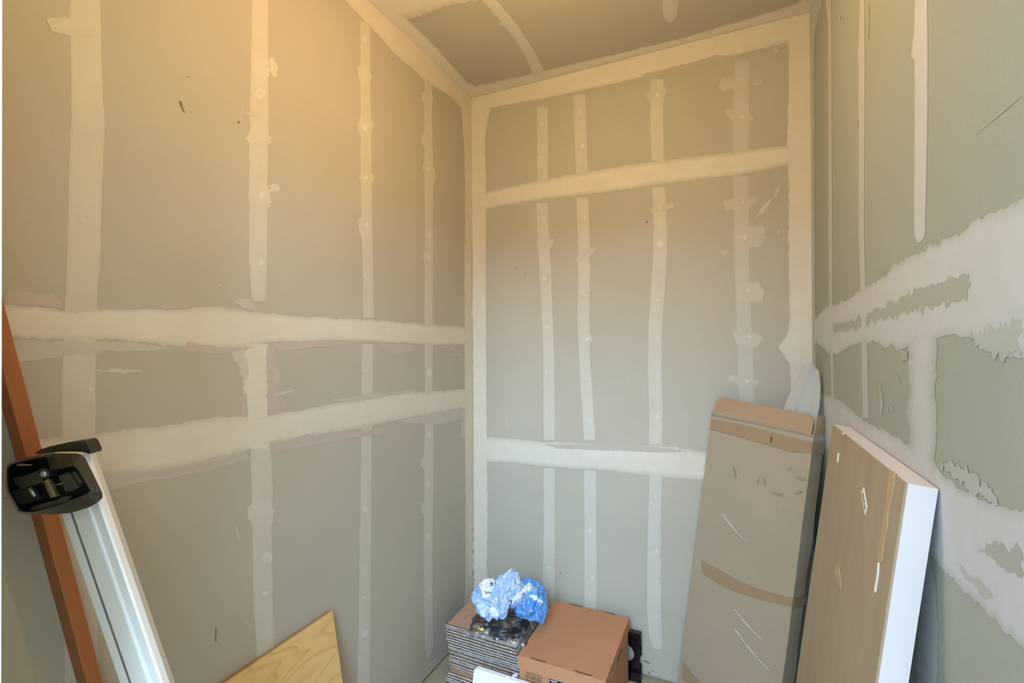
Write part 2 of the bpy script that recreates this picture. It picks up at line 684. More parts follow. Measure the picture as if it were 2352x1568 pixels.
def blob(pl, outline, mat='mud_thin', name='compound_smear', rag=.003, edgecov=.5, lift=None, seed=0, coverage=1.0):
    """a smear of compound: a thin ragged plate with the traced outline"""
    ax, val, nrm, par = PLANES[pl]
    if mat + '_' + pl in M:
        mat = mat + '_' + pl
    LAYER['n'] += 1
    lf = (.0004 if lift is None else lift * .5) + .000002 * LAYER['n']
    pts = [hit(x, y, ax, val) for x, y in outline]
    per = sum((a - b).length for a, b in zip(pts, pts[1:] + pts[:1]))
    area = sum((a.cross(b)).dot(nrm) for a, b in zip(pts, pts[1:] + pts[:1])) / 2
    sg = 1 if area > 0 else -1
    wid = 2 * abs(area) / max(per, 1e-6)
    n = max(12, min(200, int(per / .003)))
    rs = resample(pts + pts[:1], n + 1)[:-1]
    k0 = min(rag, wid * .55)
    so = LAYER['n'] * 5.1 + seed
    uax = [k for k in range(3) if k != ax]
    ring = []
    for i, p in enumerate(rs):
        d = rs[(i + 1) % n] - rs[i - 1]
        o_n = d.cross(nrm).normalized() * sg if d.length > 1e-9 else Vector()
        k = (noise.noise(p * 45 + Vector((so, 0, 0))) + .8 * noise.noise(p * 130 + Vector((0, so, 0))) + .5 * noise.noise(p * 330 + Vector((0, 0, so)))) * k0
        q = clampw(p + o_n * k)
        ring.append(Vector((q[uax[0]], q[uax[1]])))
    v2, _e, f2 = delaunay_2d_cdt(ring, [(i, (i + 1) % n) for i in range(n)], [], 1, 1e-6)[:3]
    bm = bmesh.new()
    cov = bm.verts.layers.float.new('cover')
    vl = []
    for q in v2:
        p = Vector((0, 0, 0))
        p[ax] = val
        p[uax[0]], p[uax[1]] = q.x, q.y
        v = bm.verts.new(p + nrm * lf)
        v[cov] = coverage * (.85 + .3 * noise.noise(p * 20))
        vl.append(v)
    for f in f2:
        fc = bm.faces.new([vl[k] for k in f])
        fc.normal_update()
        if fc.normal.dot(nrm) < 0:
            fc.normal_flip()
    me = bpy.data.meshes.new(name)
    bm.to_mesh(me)
    bm.free()
    return obj(name, me, mat, par)


def oval(pl, x, y, rx, ry, ang=0, **kw):
    pts = []
    for i in range(12):
        a = 2 * math.pi * i / 12
        u, v = rx * math.cos(a), ry * math.sin(a)
        ca, sa = math.cos(ang), math.sin(ang)
        pts.append((x + u * ca - v * sa, y + u * sa + v * ca))
    return blob(pl, pts, **kw)


def spots(pl, lst, mat='mud_white'):
    for x, y, rx, ry in lst:
        oval(pl, x, y, rx, ry, 0, mat=mat, name='fastener_spot', rag=.002, edgecov=.6, lift=.0012)


# --- left wall
strip('L', [(-60, 160, 231), (0, 160, 230), (150, 163, 234), (290, 163, 240), (450, 158, 234), (600, 154, 230), (700, 150, 222),
            (860, 143, 220), (1000, 143, 219), (1200, 145, 222), (1400, 147, 224), (1560, 149, 226), (1650, 150, 227)], edgecov=.75)
strip('L', [(-60, 580, 618), (60, 578, 616), (200, 575, 616), (300, 573, 617), (450, 572, 614), (600, 572, 613), (680, 578, 612)], bot_round=True)
strip('L', [(790, 560, 617), (860, 558, 616), (960, 562, 616), (1030, 572, 620)], mat='mud', rag=.004)
strip('L', [(1030, 575, 622), (1130, 578, 627), (1210, 580, 624), (1300, 581, 625), (1400, 583, 627), (1470, 588, 629), (1568, 592, 634)])
strip('L', [(50, 827, 846), (62, 827, 850), (200, 828, 851), (350, 828, 853), (500, 830, 855), (650, 833, 858), (730, 834, 859)])
strip('L', [(790, 832, 857), (900, 830, 856), (960, 830, 855), (1000, 830, 854), (1150, 828, 853), (1300, 825, 852), (1450, 823, 851), (1568, 821, 849), (1640, 820, 848)])
strip('L', [(180, 975, 992), (300, 974, 993), (420, 974, 996), (500, 976, 994), (600, 976, 995), (750, 974, 994)])
strip('L', [(785, 975, 994), (900, 976, 993), (1000, 975, 996), (1100, 974, 996), (1250, 973, 993), (1400, 974, 994), (1480, 976, 996), (1498, 980, 992), (1510, 981, 984)])
band('L', [(5, 698), (80, 704), (150, 711), (300, 712), (420, 712), (450, 704), (500, 705), (590, 718), (700, 727), (850, 734), (980, 745), (1070, 750), (1088, 751)],
     [(5, 774), (150, 778), (300, 781), (420, 794), (500, 800), (560, 797), (620, 786), (760, 781), (850, 783), (900, 786), (990, 792), (1070, 790), (1088, 789)], feather=.16, edgecov=.5)
band('L', [(40, 1003), (100, 1008), (220, 999), (300, 983), (390, 978), (450, 965), (520, 956), (610, 953), (690, 943), (760, 928), (850, 912), (920, 899), (980, 900), (1070, 893), (1088, 892)],
     [(40, 1075), (100, 1085), (220, 1090), (330, 1085), (450, 1062), (560, 1036), (620, 1018), (730, 998), (850, 978), (900, 967), (980, 952), (1070, 936), (1088, 934)], feather=.16, edgecov=.5)
band('L', [(790, -3), (838, 48), (878, 90), (905, 122), (950, 160), (975, 186), (1010, 206), (1040, 226), (1062, 252)],
     [(843, -3), (900, 51), (950, 99), (985, 132), (1020, 166), (1040, 185), (1060, 204), (1075, 218), (1083, 226)], sharp=(False, True), feather=.2, edgecov=.75, rag=.003)
band('L', [(1058, 240), (1062, 290), (1066, 340), (1068, 420), (1067, 600), (1067, 800), (1068, 1000), (1069, 1200), (1069, 1350), (1066, 1380), (1070, 1470)],
     [(1083, 226), (1083.3, 290), (1083.6, 340), (1084, 420), (1085.3, 600), (1086.6, 800), (1088, 1000), (1089, 1200), (1090, 1350), (1090, 1380), (1091, 1470)],
     sharp=(False, True), feather=.25, edgecov=.8, rag=.003)
blob('L', [(12, 663), (70, 670), (120, 678), (142, 695), (140, 706), (12, 699)], 'mud_pink')
blob('L', [(14, 778), (140, 782), (300, 786), (410, 800), (360, 806), (240, 806), (150, 820), (60, 830), (14, 842)], 'mud_faint')
blob('L', [(215, 850), (260, 846), (330, 851), (280, 857), (230, 857)], 'mud_thin')
blob('L', [(430, 786), (520, 798), (580, 796), (560, 806), (500, 812), (420, 806)], 'mud_pink')
blob('L', [(612, 800), (628, 802), (636, 840), (642, 870), (630, 900), (660, 930), (640, 948), (614, 950)], 'mud_pink', rag=.006)
blob('L', [(533, 812), (560, 800), (570, 850), (566, 880), (556, 870), (548, 840)], 'mud_thin', rag=.006)
blob('L', [(552, 905), (566, 905), (568, 960), (554, 956)], 'mud_pink')
blob('L', [(625, 903), (650, 897), (678, 895), (655, 905), (634, 912)], 'mud_thin')
blob('L', [(622, 790), (650, 784), (760, 782), (840, 786), (780, 794), (700, 800), (640, 806)], 'mud_pink')
blob('L', [(868, 786), (950, 792), (940, 808), (910, 816), (888, 808)], 'mud_pink')
blob('L', [(985, 795), (1040, 796), (1058, 812), (1010, 820), (1060, 815), (1040, 800)], 'mud_faint')
blob('L', [(618, 1020), (690, 1002), (710, 996), (740, 1000), (860, 985), (885, 985), (872, 998), (780, 1010), (690, 1028), (630, 1038)], 'mud_pink')
blob('L', [(228, 1085), (330, 1082), (450, 1062), (560, 1036), (575, 1050), (480, 1080), (380, 1098), (300, 1112), (240, 1128)], 'mud_faint')
blob('L', [(330, 1086), (450, 1066), (565, 1040), (560, 1054), (470, 1076), (380, 1094), (290, 1098)], 'mud_pink')
blob('L', [(910, 968), (980, 952), (1060, 938), (1062, 960), (1040, 968), (1010, 975), (960, 972)], 'mud_faint')
blob('L', [(1060, 940), (1068, 940), (1068, 1010), (1058, 1000)], 'mud_faint')
blob('L', [(760, 918), (850, 905), (960, 893), (968, 897), (900, 908), (800, 925)], 'mud_faint')
blob('L', [(530, 690), (560, 684), (575, 692), (590, 712), (560, 706), (545, 698)], 'mud_faint', rag=.006)
blob('L', [(345, 704), (380, 700), (412, 708), (380, 712)], 'mud_pink')
for pts in ([(106, 42), (160, 42), (225, 46), (225, 85), (190, 92), (150, 80), (118, 72)],
            [(165, 270), (200, 245), (232, 255), (240, 290), (225, 340), (190, 345), (168, 320)],
            [(150, 690), (160, 675), (200, 672), (222, 680), (223, 712), (150, 712)],
            [(143, 900), (190, 892), (218, 905), (219, 935), (160, 932)]):
    blob('L', pts, 'mud_blob')
for x, y, rx, ry in ((597, 140, 20, 60), (628, 157, 8, 26), (593, 315, 30, 22), (596, 450, 25, 33), (632, 433, 12, 10), (592, 590, 14, 28),
                     (600, 1180, 30, 32), (600, 1160, 26, 12), (836, 170, 16, 24), (839, 290, 18, 28), (842, 407, 17, 16), (838, 525, 14, 30),
                     (981, 225, 14, 16), (979, 315, 12, 20), (985, 395, 13, 30), (983, 600, 10, 28), (978, 1063, 14, 12), (975, 1165, 10, 14), (838, 1230, 14, 26),
                     (205, 1424, 18, 18), (605, 1445, 14, 20)):
    oval('L', x, y, rx, ry, random.uniform(-.3, .3), mat='mud_blob', rag=.006, edgecov=.8, coverage=1.1)
spots('L', [(597, 215, 12, 13), (600, 448, 6, 7), (600, 600, 6, 8), (838, 90, 5, 10), (838, 293, 7, 6), (840, 407, 6, 6), (838, 632, 4, 5),
            (613, 1280, 12, 14), (608, 1362, 6, 6), (838, 1168, 6, 8), (838, 1310, 8, 12), (836, 1372, 4, 5), (838, 1455, 7, 10), (840, 851, 4, 5),
            (985, 538, 6, 8), (985, 854, 6, 9), (986, 998, 5, 7), (984, 1112, 5, 7), (984, 1230, 5, 8), (986, 1356, 5, 8), (985, 1408, 3, 5),
            (985, 590, 3, 5), (190, 505, 7, 6), (842, 515, 4, 6), (208, 892, 5, 6), (984, 388, 4, 5)])
for pts in ([(411, 232), (416, 233), (421, 248), (425, 260), (420, 256), (414, 244)], [(545, 280), (549, 277), (551, 282), (547, 284)],
            [(495, 1442), (497, 1443), (496, 1474), (494, 1470)], [(432, 175), (434, 175), (434, 178), (432, 178)]):
    blob('L', pts, 'dirt', 'wall_scuff', rag=.001, lift=.0006)
for pts in ([(549, 275), (554, 255), (558, 247), (558, 260), (553, 276)], [(497, 650), (508, 652), (513, 658), (502, 657)],
            [(535, 1190), (545, 1215), (551, 1235), (546, 1242), (541, 1220)], [(566, 1418), (569, 1422), (567, 1434), (565, 1430)],
            [(639, 1105), (642, 1098), (645, 1102), (641, 1106)], [(562, 258), (590, 262), (600, 270), (575, 268)]):
    blob('L', pts, 'mud_faint', 'wall_scrape', rag=.001)

# --- back wall
cornerB = [(1083, 226), (1083.3, 290), (1083.6, 340), (1084, 420), (1085.3, 600), (1086.6, 800), (1088, 1000), (1089, 1200), (1090, 1350), (1091, 1470)]
band('B', cornerB, [(1128, 249), (1119, 280), (1114, 320), (1117, 420), (1116, 600), (1117, 800), (1118, 1000), (1120, 1200), (1118, 1300), (1122, 1350), (1122, 1470)],
     sharp=(True, False), feather=.12, edgecov=.7, rag=.003)
band('B', [(1083, 226), (1180, 202), (1300, 171.5), (1400, 146), (1560, 105), (1700, 69.5), (1860, 29)],
     [(1118, 252), (1200, 236), (1300, 215), (1400, 194), (1500, 171), (1600, 149), (1700, 124), (1780, 104), (1860, 84)], sharp=(True, False), feather=.18, edgecov=.6, rag=.003)
band('B', [(1806, 90), (1812, 118), (1811, 230), (1807, 330), (1812, 420), (1811, 600), (1815, 730), (1808, 770), (1788, 795), (1800, 815), (1815, 840), (1816, 1000), (1816, 1250)],
     [(1860, 29), (1860.6, 118), (1861.3, 230), (1862, 330), (1862.7, 420), (1864, 600), (1865, 730), (1865.5, 770), (1865.8, 795), (1866, 815), (1866.4, 840), (1868, 1000), (1870, 1250)],
     sharp=(False, True), feather=.12, edgecov=.75, rag=.003)
band('B', [(1113, 442), (1200, 422), (1300, 403), (1400, 386), (1500, 371), (1600, 360), (1700, 348), (1812, 333)],
     [(1113, 480), (1200, 464), (1300, 451), (1400, 440), (1500, 425), (1600, 412), (1700, 401), (1812, 378)], feather=.2, edgecov=.35, rag=.003)
band('B', [(1113, 1002), (1180, 1008), (1250, 1015), (1330, 1017), (1400, 1023), (1500, 1022), (1560, 1028), (1640, 1042), (1760, 1052)],
     [(1113, 1060), (1180, 1062), (1250, 1070), (1330, 1076), (1400, 1080), (1500, 1092), (1560, 1098), (1640, 1103), (1760, 1112)], feather=.18, edgecov=.45, rag=.004)
strip('B', [(245, 1233, 1258), (330, 1234, 1259), (430, 1234, 1259)], top_round=False)
strip('B', [(466, 1232, 1257), (520, 1233, 1260), (600, 1238, 1265), (700, 1243, 1269), (820, 1248, 1273), (950, 1248, 1274), (1010, 1249, 1274)])
strip('B', [(1075, 1249, 1274), (1200, 1249, 1274), (1300, 1247, 1274), (1400, 1245, 1274), (1500, 1244, 1273)])
strip('B', [(217, 1317, 1345), (300, 1319, 1347), (400, 1323, 1350)])
strip('B', [(454, 1324, 1351), (550, 1327, 1355), (650, 1328, 1355), (740, 1326, 1354), (830, 1330, 1356), (920, 1336, 1362), (1010, 1341, 1368)])
strip('B', [(1080, 1341, 1369), (1200, 1342, 1370), (1320, 1342, 1370), (1450, 1342, 1370)])
strip('B', [(182, 1494, 1524), (280, 1493, 1523), (370, 1497, 1526)])
strip('B', [(430, 1498, 1528), (520, 1501, 1532), (600, 1499, 1531), (680, 1494, 1526), (750, 1489, 1521), (850, 1488, 1520), (950, 1491, 1522), (1020, 1490, 1520)])
strip('B', [(1090, 1492, 1521), (1200, 1488, 1518), (1300, 1486, 1518), (1400, 1486, 1519), (1460, 1490, 1521), (1480, 1497, 1521), (1491, 1506, 1518)])
strip('B', [(140, 1687, 1721), (240, 1684, 1720), (350, 1683, 1719)], mat='mud_faint')
strip('B', [(405, 1684, 1719), (500, 1685, 1720), (620, 1687, 1721), (740, 1691, 1726), (860, 1695, 1731), (960, 1699, 1736)], mat='mud_faint')
for pts in ([(1652, 200), (1658, 180), (1690, 178), (1715, 172), (1716, 195), (1680, 205), (1660, 208)],
            [(1665, 253), (1695, 250), (1720, 258), (1732, 270), (1715, 285), (1700, 292), (1690, 280), (1668, 268)],
            [(1662, 462), (1690, 455), (1740, 452), (1736, 468), (1712, 485), (1668, 482)],
            [(1688, 530), (1710, 522), (1756, 518), (1758, 545), (1745, 567), (1705, 570), (1690, 560)],
            [(1696, 652), (1742, 646), (1755, 672), (1750, 695), (1694, 692)],
            [(1683, 760), (1720, 757), (1755, 775), (1742, 792), (1715, 802), (1690, 788)],
            [(1672, 862), (1710, 862), (1742, 876), (1736, 892), (1700, 886), (1674, 874)],
            [(1232, 552), (1255, 556), (1274, 546), (1266, 568), (1248, 575), (1234, 568)],
            [(1322, 600), (1330, 580), (1348, 568), (1368, 572), (1352, 590), (1330, 600)],
            [(1328, 676), (1356, 664), (1354, 688), (1330, 692)],
            [(1481, 215), (1500, 206), (1530, 200), (1532, 214), (1515, 225), (1488, 232)],
            [(1490, 480), (1515, 476), (1550, 464), (1545, 476), (1520, 488), (1494, 488)],
            [(1240, 640), (1264, 620), (1264, 655), (1244, 660)], [(1492, 920), (1521, 922), (1522, 942), (1492, 941)],
            [(1500, 640), (1512, 610), (1525, 612), (1520, 660), (1506, 668)], [(1344, 768), (1358, 766), (1361, 784), (1346, 788)]):
    blob('B', pts, 'mud_blob' if pts[0][0] < 1600 else 'mud_thin', coverage=.85)
for pts in ([(1122, 250), (1165, 240), (1230, 230), (1255, 226), (1235, 235), (1190, 244), (1150, 252)],
            [(1470, 172), (1560, 150), (1650, 126), (1690, 128), (1640, 140), (1560, 160), (1490, 178)],
            [(1250, 1020), (1380, 1020), (1470, 1022), (1580, 1035), (1540, 1040), (1400, 1034), (1280, 1030)],
            [(1118, 1066), (1160, 1062), (1200, 1066), (1180, 1080), (1165, 1082), (1130, 1072)]):
    blob('B', pts, 'mud_pink', rag=.003, coverage=.55)
for pts in ([(1735, 500), (1748, 478), (1775, 450), (1770, 465), (1752, 490)], [(1776, 450), (1786, 428), (1792, 426), (1788, 440), (1780, 456)],
            [(1784, 530), (1790, 526), (1791, 536), (1786, 541)], [(1652, 578), (1662, 574), (1674, 582), (1664, 586)],
            [(1730, 192), (1750, 187), (1748, 190), (1733, 195)], [(1492, 298), (1500, 292), (1511, 294), (1505, 304), (1493, 307)],
            [(1162, 955), (1165, 970), (1168, 988), (1165, 978)], [(1760, 310), (1790, 305), (1775, 309)], [(1778, 104), (1788, 120), (1780, 122)]):
    blob('B', pts, 'mud_thin', 'wall_scrape', rag=.001)
spots('B', [(1245, 285, 4, 4), (1244, 360, 4, 4), (1248, 500, 4, 4), (1250, 640, 4, 4), (1255, 750, 4, 4), (1255, 855, 3, 4), (1256, 945, 3, 4), (1262, 1304, 4, 4), (1262, 1170, 3, 4),
            (1334, 258, 5, 5), (1338, 335, 5, 5), (1343, 499, 4, 4), (1344, 679, 4, 4), (1348, 778, 4, 4), (1353, 868, 4, 4), (1355, 966, 4, 4), (1360, 1326, 4, 4), (1355, 1218, 4, 4),
            (1510, 218, 5, 5), (1517, 560, 9, 8), (1515, 478, 4, 4), (1511, 689, 4, 4), (1511, 775, 4, 4), (1511, 863, 4, 4), (1510, 956, 5, 5), (1508, 1266, 4, 4), (1508, 1336, 4, 4), (1508, 1415, 4, 4), (1505, 1140, 4, 4),
            (1705, 182, 4, 4), (1705, 268, 4, 4), (1706, 464, 4, 4), (1711, 545, 5, 4), (1718, 666, 4, 4), (1720, 772, 4, 4), (1716, 874, 5, 4)])
for pts in ([(1474, 1517), (1482, 1515), (1490, 1520), (1496, 1523), (1488, 1523), (1481, 1519)], [(1487, 1541), (1491, 1541), (1494, 1548), (1490, 1547)],
            [(1497, 1538), (1500, 1539), (1500, 1543), (1497, 1542)], [(1484, 508), (1488, 508), (1488, 512), (1484, 512)], [(1511, 1551), (1514, 1551), (1513, 1555)],
            [(1183, 612), (1186, 612), (1185, 615)], [(1284, 1315), (1290, 1315), (1288, 1318)], [(1206, 628), (1208, 628), (1208, 631), (1206, 631)]):
    blob('B', pts, 'scuff', 'wall_scuff', rag=.001, lift=.0012)

# --- right wall
strip('R', [(-40, 1896, 1910), (0, 1897, 1909), (60, 1902, 1910), (300, 1903, 1911), (500, 1903, 1912), (700, 1904, 1912), (800, 1907, 1914), (925, 1910, 1917)])
strip('R', [(-40, 1976, 1986), (60, 1974, 1986), (120, 1971, 1987), (350, 1973, 1986), (520, 1972, 1985), (640, 1976, 1988), (780, 1979, 1992), (960, 1982, 1996)])
strip('R', [(-40, 2102, 2131), (60, 2101, 2131), (130, 2093, 2132), (136, 2101, 2132), (300, 2101, 2131), (420, 2100, 2128), (540, 2100, 2126), (556, 2107, 2116)], mat='mud')
band('R', [(1866, 735), (1878, 728), (1890, 712), (1905, 701), (1945, 690), (1975, 668), (2000, 656), (2050, 615), (2110, 580), (2180, 545), (2250, 508), (2310, 475), (2352, 450), (2440, 400)],
     [(1866, 790), (1878, 790), (1890, 798), (1908, 812), (1920, 815), (1950, 797), (1990, 784), (2050, 795), (2080, 800), (2110, 790), (2170, 768), (2230, 766), (2260, 805), (2352, 820), (2440, 850)],
     feather=.1, edgecov=.6, rag=.006)
band('R', [(1868, 900), (1895, 905), (1920, 912), (1950, 935), (1990, 968), (2060, 1002), (2110, 1040), (2150, 1075), (2190, 1108), (2240, 1140), (2290, 1165), (2352, 1178), (2440, 1200)],
     [(1868, 985), (1895, 1030), (1920, 1060), (1950, 1095), (1990, 1130), (2060, 1200), (2110, 1250), (2150, 1290), (2190, 1330), (2240, 1380), (2290, 1430), (2352, 1490), (2440, 1580)],
     feather=.1, edgecov=.5, rag=.006)
band('R', [(2090, 780), (2086, 830), (2090, 900), (2084, 950), (2090, 1010), (2086, 1050), (2094, 1090)],
     [(2152, 770), (2152, 830), (2150, 900), (2153, 950), (2150, 1010), (2152, 1060), (2150, 1110)], feather=.3, edgecov=.25, rag=.010)
band('R', [(2104, 1230), (2112, 1350), (2110, 1450), (2104, 1600), (2100, 1800)], [(2138, 1280), (2150, 1350), (2154, 1450), (2153, 1600), (2150, 1800)], mat='mud_thin', feather=.2, edgecov=.4)
band('R', [(1859.5, 29), (1861, 120), (1862, 330), (1864, 600), (1866, 800), (1868, 950)], [(1874, 60), (1871, 120), (1871, 330), (1872.5, 600), (1874, 800), (1878, 950)], mat='mud_thin', sharp=(True, False), rag=.004)
band('R', [(1868, -15), (1866, 0), (1863, 15), (1860, 28)], [(1893, -15), (1890, 5), (1880, 42), (1872, 75)], mat='mud_thin', sharp=(True, False), rag=.003)


def bare(pl, pts, **kw):      # places where the compound was scraped back to the paper
    return blob(pl, pts, 'bare', 'scraped_patch', **kw)


M['bare'] = mat_mud('scraped_compound', lin((214, 208, 198)), .16)
for pts in ([(1990, 745), (1992, 722), (2060, 690), (2150, 648), (2228, 625), (2232, 650), (2224, 690), (2160, 698), (2110, 712), (2060, 722)],
            [(2252, 1262), (2290, 1248), (2340, 1262), (2352, 1275), (2352, 1330), (2310, 1300), (2270, 1275)],
            [(2070, 805), (2085, 808), (2086, 830), (2070, 830)], [(1914, 745), (1950, 738), (1980, 730), (1978, 752), (1940, 758), (1916, 765)]):
    bare('R', pts, rag=.010, lift=.0012, edgecov=.9)
for pts in ([(2160, 1068), (2190, 1062), (2240, 1085), (2280, 1120), (2296, 1160), (2250, 1140), (2200, 1105)],
            [(2200, 1290), (2240, 1325), (2270, 1350), (2290, 1375), (2260, 1370), (2220, 1330)],
            [(2230, 770), (2280, 745), (2352, 735), (2352, 810), (2300, 815), (2260, 795)]):
    blob('R', pts, 'mud_faint', rag=.012)
for pts in ([(2055, 850), (2062, 862), (2072, 885), (2066, 880)], [(2022, 880), (2030, 920), (2026, 960), (2022, 930)], [(2038, 938), (2042, 936), (2043, 946), (2039, 948)],
            [(2048, 934), (2051, 932), (2052, 942), (2049, 943)], [(2240, 310), (2310, 250), (2352, 215), (2320, 246)], [(1992, 602), (2040, 632), (2020, 622)], [(1995, 10), (1997, 10), (1996, 90), (1994, 85)],
            [(1969, 280), (1971, 275), (1971, 295), (1968, 292)], [(1928, 38), (1931, 38), (1931, 46), (1928, 46)]):
    blob('R', pts, 'mud_faint', 'wall_scrape', rag=.001)

# --- ceiling
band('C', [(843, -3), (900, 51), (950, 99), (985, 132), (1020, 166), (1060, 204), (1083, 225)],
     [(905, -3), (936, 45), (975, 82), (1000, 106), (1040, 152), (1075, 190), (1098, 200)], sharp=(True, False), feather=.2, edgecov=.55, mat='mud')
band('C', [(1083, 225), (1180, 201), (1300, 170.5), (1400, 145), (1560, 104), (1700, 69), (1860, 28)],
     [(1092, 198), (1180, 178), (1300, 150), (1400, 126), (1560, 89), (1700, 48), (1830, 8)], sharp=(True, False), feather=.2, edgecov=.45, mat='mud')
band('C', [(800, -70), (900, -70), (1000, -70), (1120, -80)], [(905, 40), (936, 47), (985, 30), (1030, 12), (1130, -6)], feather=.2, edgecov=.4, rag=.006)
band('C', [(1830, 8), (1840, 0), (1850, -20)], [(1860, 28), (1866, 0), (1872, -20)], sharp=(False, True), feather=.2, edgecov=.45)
blob('C', [(935, 46), (985, 30), (1020, 22), (990, 36), (965, 46), (950, 52)], 'mud_pink')
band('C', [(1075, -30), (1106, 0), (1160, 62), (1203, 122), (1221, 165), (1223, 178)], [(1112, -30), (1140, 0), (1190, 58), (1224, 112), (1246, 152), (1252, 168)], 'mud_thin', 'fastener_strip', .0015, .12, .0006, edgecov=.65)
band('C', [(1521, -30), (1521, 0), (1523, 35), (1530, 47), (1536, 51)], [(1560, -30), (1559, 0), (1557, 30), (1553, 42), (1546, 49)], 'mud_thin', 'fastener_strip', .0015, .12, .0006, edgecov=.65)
spots('C', [(1544, 39, 9, 7), (1219, 144, 9, 4), (1155, 55, 9, 6), (1196, 110, 4, 3)])

# ---------------------------------------------------------------- ceiling lamp (above the frame)
lamp = thing('ceiling_lamp', 'warm glowing bulb hanging on a short cord from the closet ceiling', 'lamp', mat=Matrix.Translation(LAMP_POS))


def lathe(name, prof, mat, parent, n=28, smooth=True):
    bm = bmesh.new()
    rings = []
    for r, z in prof:
        if r < 1e-6:
            rings.append([bm.verts.new((0, 0, z))])
        else:
            rings.append([bm.verts.new((r * math.cos(2 * math.pi * k / n), r * math.sin(2 * math.pi * k / n), z)) for k in range(n)])
    for a, b in zip(rings, rings[1:]):
        for k in range(n):
            q = [a[k % len(a)], a[(k + 1) % len(a)], b[(k + 1) % len(b)], b[k % len(b)]]
            q2 = []
            for v in q:
                if v not in q2:
                    q2.append(v)
            if len(q2) > 2:
                bm.faces.new(q2)
    return obj(name, bm, mat, parent, smooth)


lathe('lampholder', [(0, 0), (.06, 0), (.062, -.012), (.05, -.022), (.028, -.026), (.012, -.03), (.004, -.034), (.004, -.20), (.014, -.204), (.022, -.215), (.024, -.26), (0, -.26)], 'porcelain', lamp)
lathe('bulb', [(0, -.258), (.014, -.261), (.016, -.273), (.028, -.290), (.032, -.307), (.029, -.323), (.018, -.336), (0, -.341)], 'bulb', lamp)

# ---------------------------------------------------------------- wooden stick in the left corner
p1, p2 = hit(31, 950, 0, -1.083), hit(197, 1568, 0, -1.083)
ax_d = (p2 - p1).normalized()
sb_ = p1 + ax_d * ((.0 - p1.z) / ax_d.z)
top_t = (.256 - p1.y) / ax_d.y
st_ = p1 + ax_d * top_t
w = (Vector((0, 1, 0)) - ax_d * ax_d.y).normalized()
up_s = -ax_d
xs_ = w.cross(up_s)
if xs_.x < 0:
    xs_ = -xs_
ls_ = (st_ - sb_).length
bm = bmesh.new()
add_box(bm, (-.0415, 0, .003), (0, .0225, ls_), .0022)
stick = obj('timber_stick', bm, 'redwood')
ys_ = up_s.cross(xs_)
stick.matrix_basis = Matrix(((xs_.x, ys_.x, up_s.x, sb_.x), (xs_.y, ys_.y, up_s.y, sb_.y), (xs_.z, ys_.z, up_s.z, sb_.z + .004), (0, 0, 0, 1)))
tag(stick, 'reddish-brown timber batten leaning in the corner behind the grey rail', 'timber')

# ---------------------------------------------------------------- grey rail with black end cap
zc_r = .777
rail = thing('metal_rail', 'grey grooved metal rail with open black plastic end cap leaning on drywall', 'rail')
tA = at_depth(184, 1168, zc_r)
tB = at_depth(322, 1568, zc_r)
a_d = (tA - tB).normalized()                       # up the rail
r_w = (RT - a_d * RT.dot(a_d)).normalized()
r_b = a_d.cross(r_w)
if r_b.dot(FW) < 0:
    r_b = -r_b
bot = tB + a_d * ((.014 - tB.z) / a_d.z)
topL = (tA - bot).length + .082
HW = .031
# cross-section in (w, depth) ; front at depth 0
sec = [(-HW, .0), (-HW + .0135, .0), (-HW + .0145, .0022), (-HW + .0165, .0022), (-HW + .0175, 0),
       (HW - .0185, 0), (HW - .0175, -.0025), (HW - .0145, -.0025), (HW - .0135, 0), (HW, 0), (HW + .003, .002), (HW + .003, .013), (HW - .006, .032), (-HW, .032)]


def loft(name, sec_, l0, l1, mat, parent, mi=None, mats=None):
    bm = bmesh.new()
    A = [bm.verts.new(bot + r_w * u + r_b * d + a_d * l0) for u, d in sec_]
    B = [bm.verts.new(bot + r_w * u + r_b * d + a_d * l1) for u, d in sec_]
    n = len(sec_)
    for i in range(n):
        f = bm.faces.new((A[i], A[(i + 1) % n], B[(i + 1) % n], B[i]))
        if mi and i in mi:
            f.material_index = mi[i]
    bm.faces.new(A[::-1])
    bm.faces.new(B)
    return obj(name, bm, mats or mat, parent)


loft('rail_body', sec, 0, topL, None, rail, {1: 1, 2: 1, 3: 1, 5: 2, 6: 2, 7: 2, 10: 2, 9: 2}, ['alu', 'groove', 'alu_light'])
loft('foot_cap', [(-HW - .002, -.003), (HW + .013, -.003), (HW + .013, .034), (-HW - .002, .034)], -.012, .03, 'black_plastic', rail)


def zpx(x, y):          # coordinates read in the enlarged crop of the cap
    return x / 2.5375, 950 + y / 2.5375


def capring(pts, zc, n=72):
    w3 = [at_depth(*zpx(x, y), zc) for x, y in pts]
    return resample(w3 + w3[:1], n + 1)[:-1]


outer = [(36, 297), (80, 278), (130, 262), (200, 246), (270, 232), (340, 229), (460, 232), (485, 245), (503, 270), (560, 385), (600, 468), (601, 482), (590, 502),
         (520, 545), (460, 564), (400, 579), (300, 586), (200, 584), (112, 579), (100, 570), (65, 500), (37, 452), (34, 370)]
rim = [(42, 303), (82, 288), (130, 274), (200, 260), (270, 247), (282, 260), (284, 300), (290, 330), (330, 322), (430, 303), (448, 312), (464, 335), (500, 400), (531, 450),
       (520, 462), (400, 512), (330, 537), (250, 560), (190, 573), (130, 571), (114, 566), (78, 500), (46, 447), (40, 370)]


def resample_px(pts, n):
    v3 = [Vector((x, y, 0)) for x, y in pts]
    return [(p.x, p.y) for p in resample(v3 + v3[:1], n + 1)[:-1]]


